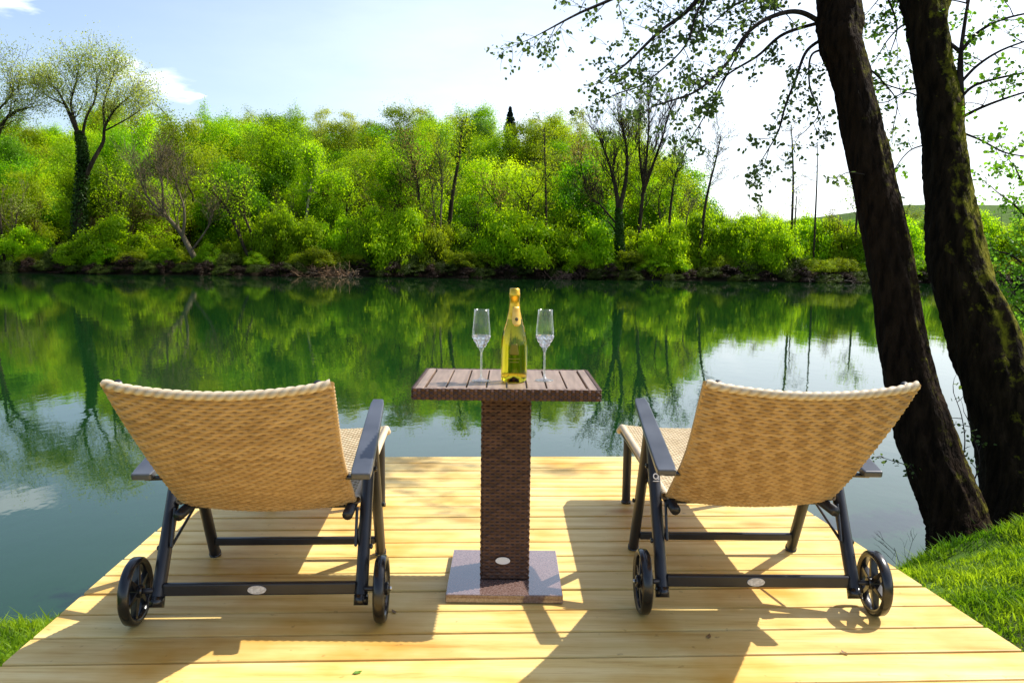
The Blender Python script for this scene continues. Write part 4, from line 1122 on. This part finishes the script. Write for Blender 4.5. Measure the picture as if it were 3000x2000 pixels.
# bushes along the far bank
def proto_bush(m, npuff, nleaf, ls, W=3.0, H=3.2):
    t = empty('bank_bush')
    pf = []
    for _ in range(npuff):
        d_ = Vector((rnd.gauss(0, 1), rnd.gauss(0, 1), abs(rnd.gauss(0, .9)))).normalized(); f_ = rnd.uniform(.45, 1) ** .5
        pf.append(((d_.x * W * .85 * f_, d_.y * W * .85 * f_, d_.z * H * .85 * f_ + rnd.uniform(-.1, .2)), rnd.uniform(.5, .95)))
    P_, D_ = crown_pts(nleaf, pf)
    V, F = leaf_quads(P_, rng.uniform(.6, 1.2, nleaf) * ls, out=D_, up=.5)
    np_mesh('leaves', V, F, M[m], t)
    b = MB()
    for _ in range(7): skeleton(b, (rnd.gauss(0, .5), rnd.gauss(0, .5), -.4), (rnd.gauss(0, .4), rnd.gauss(0, .4), 1), H * .7, .05, 1, .5, .3, rmin=.015)
    b.build('stems', M['fartrunk'], t)
    PROTO[('bush', m, nleaf)] = [t, False, None]
for m_, a_, b_ in (('bright', 44, 22000), ('fresh', 40, 20000), ('fresh', 50, 23000), ('olive', 40, 18000), ('under', 40, 12000), ('brush', 40, 8000)):
    proto_bush(m_, a_, b_, .095)
bushes = [k for k in PROTO if k[0] == 'bush']
BL = {'bright': 'bright green', 'fresh': 'yellow green', 'olive': 'olive green', 'under': 'dark green', 'brush': 'dark brown'}
# px, top y, width px, material
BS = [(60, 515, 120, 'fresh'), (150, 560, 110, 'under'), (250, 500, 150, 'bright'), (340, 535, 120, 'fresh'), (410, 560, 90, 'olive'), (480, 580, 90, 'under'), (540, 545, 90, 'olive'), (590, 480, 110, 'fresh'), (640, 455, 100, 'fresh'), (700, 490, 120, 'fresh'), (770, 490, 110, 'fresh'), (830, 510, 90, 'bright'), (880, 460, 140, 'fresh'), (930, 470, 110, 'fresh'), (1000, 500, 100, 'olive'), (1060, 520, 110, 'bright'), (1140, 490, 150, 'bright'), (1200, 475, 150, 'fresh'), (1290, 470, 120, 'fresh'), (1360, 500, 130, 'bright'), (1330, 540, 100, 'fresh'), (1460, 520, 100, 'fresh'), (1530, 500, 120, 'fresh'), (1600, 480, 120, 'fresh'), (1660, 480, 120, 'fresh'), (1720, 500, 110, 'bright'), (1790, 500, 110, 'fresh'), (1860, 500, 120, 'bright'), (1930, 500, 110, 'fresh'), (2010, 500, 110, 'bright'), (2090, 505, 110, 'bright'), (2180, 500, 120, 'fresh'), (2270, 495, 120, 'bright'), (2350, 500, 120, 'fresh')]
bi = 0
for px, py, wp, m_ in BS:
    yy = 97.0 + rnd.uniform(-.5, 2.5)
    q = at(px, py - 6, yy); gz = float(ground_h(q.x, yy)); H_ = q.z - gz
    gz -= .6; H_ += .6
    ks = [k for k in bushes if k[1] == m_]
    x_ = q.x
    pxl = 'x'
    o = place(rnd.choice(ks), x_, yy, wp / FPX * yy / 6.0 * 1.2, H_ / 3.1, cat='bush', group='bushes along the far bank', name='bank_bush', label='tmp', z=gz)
    o['px'] = px; bi += 1
    o['label'] = '%s rounded bush on the far bank' % BL[m_]
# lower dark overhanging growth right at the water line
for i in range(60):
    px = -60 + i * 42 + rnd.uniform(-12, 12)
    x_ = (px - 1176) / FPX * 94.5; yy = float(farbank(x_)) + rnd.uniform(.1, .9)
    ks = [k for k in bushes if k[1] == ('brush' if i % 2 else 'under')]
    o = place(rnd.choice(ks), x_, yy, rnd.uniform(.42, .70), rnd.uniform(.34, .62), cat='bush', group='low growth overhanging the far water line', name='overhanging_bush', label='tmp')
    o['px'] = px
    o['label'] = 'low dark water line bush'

for i in range(34):
    px = -40 + i * 73 + rnd.uniform(-25, 25); m_ = rnd.choice(['under', 'olive', 'olive', 'bright'])
    x_ = (px - 1176) / FPX * 95.5; yy = float(farbank(x_)) + rnd.uniform(1.6, 2.8)
    o = place(rnd.choice([k for k in bushes if k[1] == m_]), x_, yy, rnd.uniform(.55, .85), rnd.uniform(.5, .85), cat='bush', group='small shrubs on the far bank edge', name='bank_shrub', label='tmp')
    o['px'] = px; o['label'] = 'small %s bank shrub' % BL[m_]
LMK = [(20, 'the cut off left edge tree'), (180, 'the ivy clad forked tree'), (440, 'the bare leaning tree'), (600, 'the forked budding tree'), (715, 'the pale birch'), (765, 'the tan root heap'), (965, 'the thin dark stem'), (1040, 'the dark leaning stem'), (1180, 'the bottle top'), (1253, 'the tall thin stem'), (1425, 'the ivy clad bare tree'), (1470, 'the second bare crown'), (1535, 'the dark pair of thin stems'), (1610, 'the slanting bare stem'), (1818, 'the first thin pole'), (1875, 'the second thin pole'), (2040, 'the nearer leaning trunk'), (2190, 'the mossy leaning trunk'), (2352, 'the right picture edge')]
used = {}
for o in sorted([o for o in bpy.data.objects if 'px' in o.keys()], key=lambda o: o['px']):
    px = o['px']; d, nm = min(((abs(px - a_), b_) for a_, b_ in LMK)); side = 'left of' if px < dict((b_, a_) for a_, b_ in LMK)[nm] else 'right of'
    if d < 18: side = 'below'
    lab = '%s, %s %s' % (o['label'], side, nm); 
    k = used.get(lab, 0); used[lab] = k + 1
    if k: lab = lab.replace(', ' + side, ', ' + ['farther', 'well', 'farthest'][min(k - 1, 2)] + ' ' + ('along from' if side == 'below' else side))
    o['label'] = lab; del o['px']

# thin stems standing in front of the wood
TS = []
for k_ in range(3):
    t = empty('thin_tree'); b = MB(); tips = []
    skeleton(b, (0, 0, -.5), (rnd.gauss(0, .06), 0, 1), 6.5, .13, 0, rmin=.03, tips=None, curve=.05)
    top = Vector(b.v[-1]); 
    for j_ in range(9):
        z_ = rnd.uniform(2.5, 6.2); skeleton(b, (top.x * z_ / 6, top.y * z_ / 6, z_), (rnd.gauss(0, .7), rnd.gauss(0, .7), 1), rnd.uniform(1.2, 2.6), .05, 2, .45, .5, tips=tips, rmin=.018)
    b.build('trunk', M['fartrunk' if k_ else 'bare'], t)
    T_ = np.array([tuple(v_) for v_ in tips]); C = T_[rng.integers(0, len(T_), 1100)] + rng.normal(0, .35, (1100, 3))
    V, F = leaf_quads(C, rng.uniform(.6, 1.2, 1100) * .10, up=.3); np_mesh('crown', V, F, M[('olive', 'brownbud', 'fresh')[k_]], t)
    PROTO[('thin', k_)] = [t, False, None]
for i, px in enumerate((35, 85, 262, 300, 350, 520, 660, 752, 800, 855, 905, 985, 1100, 1150, 1210, 1300, 1345, 1385, 1560, 1650, 1690, 1740, 1910, 2020)):
    Yb = 99 + rnd.uniform(0, 9); x_ = (px - 1176) / FPX * Yb; s_ = rnd.uniform(.85, 1.5) if px < 1600 else rnd.uniform(.5, .75)
    o = place(('thin', i % 3), x_, Yb, s_, s_ * rnd.uniform(.9, 1.2), cat='tree', group='thin stems in front of the wood', name='thin_tree', label='tmp')
    o['px'] = px + 0.5; o['label'] = 'thin half bare tree'
used = {}
for o in sorted([o for o in bpy.data.objects if 'px' in o.keys()], key=lambda o: o['px']):
    px = o['px']; d, nm = min(((abs(px - a_), b_) for a_, b_ in LMK)); side = 'left of' if px < dict((b_, a_) for a_, b_ in LMK)[nm] else 'right of'
    lab = '%s, %s %s' % (o['label'], side, nm); k = used.get(lab, 0); used[lab] = k + 1
    if k: lab = lab.replace(', ' + side, ', ' + ['farther', 'well', 'farthest'][min(k - 1, 2)] + ' ' + side)
    o['label'] = lab; del o['px']
for i, (px, y_, s_) in enumerate(((345, 103, .75), (945, 102, .72), (1345, 104, .7), (880, 118, .85), (240, 104, .6))):
    place(('brown', 0), (px - 1176) / FPX * y_, y_, s_, s_, cat='tree', group='brownish budding trees', name='broadleaf_tree', label='brownish half bare tree ' + ['behind the bare leaning tree', 'around the thin dark stem left of the bottle', 'just left of the ivy clad bare tree', 'higher up above the tan root heap', 'right of the ivy clad forked tree'][i])

# individual bank trees
def bank_tree(name, label, px, py_base, segs, twig_m, leaf=None, nleaf=0, ls=.16, depth=3, spread=.45, r=.2, Y=96.5, ivy=0, kids=(3, 4), ln=3.0, rmin=.018, up=.3, group=None, jit=.5):
    """segs: list of polylines in picture coordinates with radii; crown skeletons sprout along them"""
    q0 = at(px, py_base, Y); gz = float(ground_h(q0.x, Y)) - .3
    t = empty(name, (q0.x, Y, gz)); tag(t, label, 'tree', group)
    b = MB(); tips = []
    for (pts, r0, r1, sprout) in segs:
        W = [Vector((*at(x_, y_, Y),)) - Vector(t.location) for x_, y_ in pts]
        for i_, w_ in enumerate(W): w_.y += math.sin(i_ * 1.7 + px) * .4 * (i_ > 0)
        if pts[0][1] >= py_base - 2: W[0].z = min(W[0].z, -.2)
        cs = [Vector(c) for c in catmull([tuple(w_) for w_ in W], 5)]
        n = len(cs); b.tube(cs, [max(rmin, r0 + (r1 - r0) * i / n) for i in range(n)], n=8, cap=False)
        for i in range(1, n):
            f = i / n
            if f < sprout[0]: continue
            for _ in range(sprout[1] if rnd.random() < .75 else sprout[1] - 1):
                d_ = (cs[i] - cs[i - 1]).normalized(); sd_ = Vector((rnd.gauss(0, 1), rnd.gauss(0, 1), rnd.gauss(0, .4) + up)).normalized()
                skeleton(b, cs[i], d_ * (1 - spread) + sd_ * spread, sprout[2] * rnd.uniform(.6, 1.2) * (1 - .4 * f), max(rmin, (r0 + (r1 - r0) * f) * .28), depth - 1, spread, up, 4, tips, rmin, .14, kids)
    b.build('trunk', M[twig_m], t, smooth=True)
    if leaf and tips:
        T_ = np.array([tuple(v_) for v_ in tips]); idx = rng.integers(0, len(T_), nleaf)
        C = T_[idx] + rng.normal(0, jit, (nleaf, 3))
        V, F = leaf_quads(C, rng.uniform(.6, 1.2, nleaf) * ls, up=.3); np_mesh('crown', V, F, M[leaf], t)
    if ivy:
        pts, r0 = segs[0][0], segs[0][1]
        W = [Vector((*at(x_, y_, Y),)) - Vector(t.location) for x_, y_ in pts]
        cs = np.array(catmull([tuple(w_) for w_ in W], 10)); cs = cs[:int(len(cs) * ivy[0])]
        n = ivy[1]; idx = rng.integers(0, len(cs), n); D = rand_unit(n) * np.array([1, 1, .6])
        f = 1 - idx / len(cs)
        C = cs[idx] + D * (ivy[2] * (.5 + .6 * f) * rng.uniform(.5, 1, n))[:, None]
        V, F = leaf_quads(C, .17, up=.2, out=D); np_mesh('ivy', V, F, M['ivy'], t)
    return t
bank_tree('willow_tree', 'big ivy clad tree on the far bank with forked pale green crown against the sky', 180, 600,
          [([(178, 600), (182, 500), (190, 400), (188, 330), (176, 290), (150, 240), (130, 210)], .62, .06, (.62, 2, 4.0)),
           ([(190, 420), (215, 370), (233, 325), (240, 290), (270, 250), (300, 220)], .32, .05, (.55, 2, 4.0)),
           ([(188, 320), (200, 270), (215, 225), (222, 170)], .2, .06, (.4, 2, 3.6)),
           ([(176, 290), (165, 240), (170, 190), (178, 160)], .18, .05, (.4, 2, 3.6)),
           ([(240, 290), (240, 240), (250, 190), (262, 160)], .16, .05, (.4, 2, 3.4)),
           ([(150, 240), (110, 220), (90, 200)], .10, .04, (.3, 2, 3.0)),
           ([(240, 300), (290, 275), (320, 250)], .10, .04, (.4, 2, 3.0))],
          'fartrunk', 'pale', 19000, .105, ivy=(.62, 7000, 1.15), Y=99, jit=.75, rmin=.015, kids=(2, 3))
bank_tree('willow_tree', 'pale leafed tree cut off by the left edge of the picture', 10, 600,
          [([(-30, 600), (-25, 450), (-20, 350), (0, 290), (30, 262), (75, 245)], .4, .08, (.5, 2, 3.5)),
           ([(-20, 350), (-10, 270), (20, 220), (30, 180)], .2, .05, (.4, 2, 3.5)),
           ([(-20, 340), (-60, 260), (-50, 190)], .2, .05, (.4, 2, 3.5)), ([(12, 600), (8, 540), (-5, 480)], .18, .1, (.8, 1, 2)), ([(30, 600), (38, 540), (35, 490)], .14, .08, (.8, 1, 2))],
          'fartrunk', 'pale', 8000, .105, Y=98, jit=.75, rmin=.016, kids=(2, 3))
bank_tree('bare_tree', 'bare brown tree leaning left over the far bank with twiggy crown', 450, 615,
          [([(460, 615), (440, 575), (410, 530), (375, 490)], .42, .2, (.6, 2, 5.0)), ([(420, 545), (425, 480), (400, 420)], .2, .08, (.3, 2, 4.2)), ([(380, 495), (340, 450), (320, 410)], .18, .06, (.2, 2, 4.2)), ([(375, 490), (375, 430), (365, 385)], .16, .06, (.2, 2, 4.0)), ([(440, 575), (480, 520), (490, 470)], .14, .05, (.3, 2, 3.6))],
          'bare', 'brownbud', 1800, .10, depth=3, kids=(3, 5), rmin=.018)
bank_tree('budding_tree', 'forked budding tree with crossing dark limbs right of the bare leaning tree', 600, 620,
          [([(605, 625), (570, 580), (545, 530), (520, 480), (490, 440)], .28, .07, (.4, 2, 3.0)), ([(575, 590), (580, 540), (560, 490), (555, 440)], .2, .07, (.4, 2, 3.0)), ([(590, 600), (600, 560), (625, 500)], .14, .05, (.4, 1, 2.4))],
          'fartrunk', 'fresh', 1600, .13, jit=.35)
bank_tree('birch_tree', 'slim pale stemmed birch with narrow yellow green crown', 700, 560,
          [([(702, 575), (706, 500), (712, 440), (718, 380), (716, 360)], .2, .06, (.3, 2, 2.0))], 'paletrunk', 'fresh', 3200, .14, Y=104, jit=.4)
bank_tree('bare_tree', 'thin dark stemmed bare tree with grey brown crown left of the bottle', 965, 600,
          [([(966, 600), (964, 520), (962, 460), (955, 400), (945, 360)], .22, .05, (.35, 2, 3.6))], 'fartrunk', 'brownbud', 1500, .11, depth=3, kids=(3, 5), Y=98)
bank_tree('bare_tree', 'pale double stemmed bare tree between two darker stems', 1010, 560,
          [([(1010, 580), (1012, 500), (1015, 420), (1010, 370)], .16, .05, (.4, 2, 3.0)), ([(1000, 580), (998, 500), (990, 430)], .12, .04, (.4, 2, 2.6))], 'bare', 'olive', 900, .11, Y=99)
bank_tree('bare_tree', 'dark thick stem leaning right with high thin crown, left of the bottle', 1030, 560,
          [([(1028, 580), (1033, 500), (1042, 430), (1056, 355), (1060, 300)], .33, .08, (.55, 2, 2.8))], 'fartrunk', 'olive', 1200, .12, Y=100)
bank_tree('bare_tree', 'tall thin straight stem with short side twigs right of the bottle', 1253, 600,
          [([(1255, 590), (1254, 480), (1252, 380), (1250, 290)], .17, .05, (.2, 2, 2.0))], 'fartrunk', 'olive', 900, .11, Y=97, up=.0)
bank_tree('bare_tree', 'ivy clad trunk with wide bare crown, left one of the twin bare crowns', 1425, 620,
          [([(1425, 632), (1423, 560), (1422, 500), (1415, 440), (1400, 380), (1380, 320)], .48, .07, (.55, 2, 4.0)), ([(1423, 480), (1438, 410), (1440, 340), (1425, 270)], .28, .07, (.35, 2, 3.8)), ([(1422, 520), (1405, 500), (1380, 470), (1355, 455)], .14, .05, (.5, 2, 3.0)), ([(1420, 540), (1408, 520), (1395, 505)], .12, .06, (.9, 1, 2))],
          'fartrunk', 'olive', 1000, .10, depth=3, kids=(4, 5), ivy=(.48, 4200, .8), rmin=.018, spread=.36, up=.5)
bank_tree('bare_tree', 'tallest bare tree, right one of the twin bare crowns, reaching above the hill', 1470, 600,
          [([(1463, 615), (1468, 540), (1475, 460), (1482, 380), (1490, 300), (1492, 220)], .30, .04, (.3, 2, 3.4)), ([(1475, 450), (1500, 380), (1520, 320), (1535, 260)], .2, .05, (.3, 2, 3.2)), ([(1478, 430), (1470, 350), (1468, 280)], .16, .05, (.3, 2, 3.0))],
          'fartrunk', None, 0, depth=3, kids=(4, 5), rmin=.018, spread=.34, up=.6, Y=97)
bank_tree('bare_tree', 'short dark thin stem, left of a close pair behind the bushes', 1518, 600, [([(1516, 600), (1518, 540), (1514, 470), (1520, 430)], .13, .04, (.4, 1, 2.0))], 'fartrunk', 'olive', 300, .11)
bank_tree('bare_tree', 'dark curved stem with spreading top, right of a close pair', 1535, 600, [([(1535, 600), (1536, 520), (1545, 430), (1560, 380), (1580, 340)], .2, .05, (.35, 2, 2.4))], 'fartrunk', 'deep', 700, .12)
bank_tree('bare_tree', 'short crooked grey sapling left of the slanting bare stem', 1573, 560, [([(1572, 570), (1575, 510), (1590, 460)], .1, .04, (.4, 1, 1.8))], 'bare', None, 0)
bank_tree('bare_tree', 'slanting bare stem with twigs streaming right at the hill end', 1605, 560, [([(1606, 570), (1614, 500), (1628, 430), (1645, 370), (1655, 315)], .22, .05, (.45, 2, 2.6))], 'fartrunk', 'olive', 200, .10, spread=.5, up=.1)
bank_tree('pole_tree', 'tall thin pole like tree with sparse twigs, left of two against the white sky', 1818, 610, [([(1818, 620), (1817, 520), (1820, 420), (1822, 330), (1818, 285)], .19, .045, (.4, 1, 2.2)), ([(1826, 620), (1824, 520), (1828, 450)], .12, .05, (.5, 1, 1.8))], 'fartrunk', 'olive', 260, .10, spread=.6, up=0)
bank_tree('pole_tree', 'thinner pole like tree right of the first, nearly bare', 1875, 600, [([(1868, 610), (1870, 500), (1876, 400), (1880, 325)], .14, .04, (.45, 1, 1.7))], 'fartrunk', None, 0, spread=.6, up=0)
bank_tree('bare_tree', 'dark leaning stem just left of the nearer leaning trunk', 1965, 560, [([(1960, 580), (1966, 530), (1972, 480), (1968, 440)], .2, .06, (.5, 1, 2.2))], 'fartrunk', 'bright', 500, .12)

# tan root heap and dead wood at the water line
def heap(name, label, px, py, w_, h_, n, c1, c2):
    q = on(px, py, WATER); q.y = float(farbank(q.x)) - .2
    mm, n_, l_, p_ = mat(name + ' wood', c1, .9); link_noise(mm, n_, l_, p_, c1, c2, scale=3)
    b = MB()
    for _ in range(n):
        p_ = Vector((rnd.gauss(0, w_), rnd.uniform(-.6, .8), rnd.uniform(-.1, .3)))
        skeleton(b, p_, (rnd.gauss(0, .8), rnd.gauss(-.3, .4), rnd.uniform(-.1, .7)), rnd.uniform(.6, 1.6) * h_, rnd.uniform(.03, .07), 1, .5, .0, rmin=.02, curve=.25)
    o = b.build(name, mm); o.location = (q.x, q.y, WATER); tag(o, label, 'dead wood'); return o
heap('root_heap', 'tan heap of dry roots and reed hanging over the far water line', 768, 632, 1.3, .95, 130, (.16, .085, .035), (.34, .20, .10))
heap('driftwood', 'low brown driftwood lying at the far water line left of the root heap', 700, 640, 1.4, .8, 50, (.16, .10, .06), (.34, .24, .16))
heap('driftwood', 'pale broken branches at the far water line beside the nearer leaning trunk', 1990, 655, 1.7, .6, 22, (.14, .10, .07), (.28, .21, .15))
heap('driftwood', 'thin reddish brush wood at the far water line right of the bottle', 1330, 640, 2.4, .9, 60, (.10, .055, .035), (.2, .12, .08))

for e in list(PROTO.values()):
    if not e[1]:
        for c in list(e[0].children): bpy.data.objects.remove(c)
        bpy.data.objects.remove(e[0])
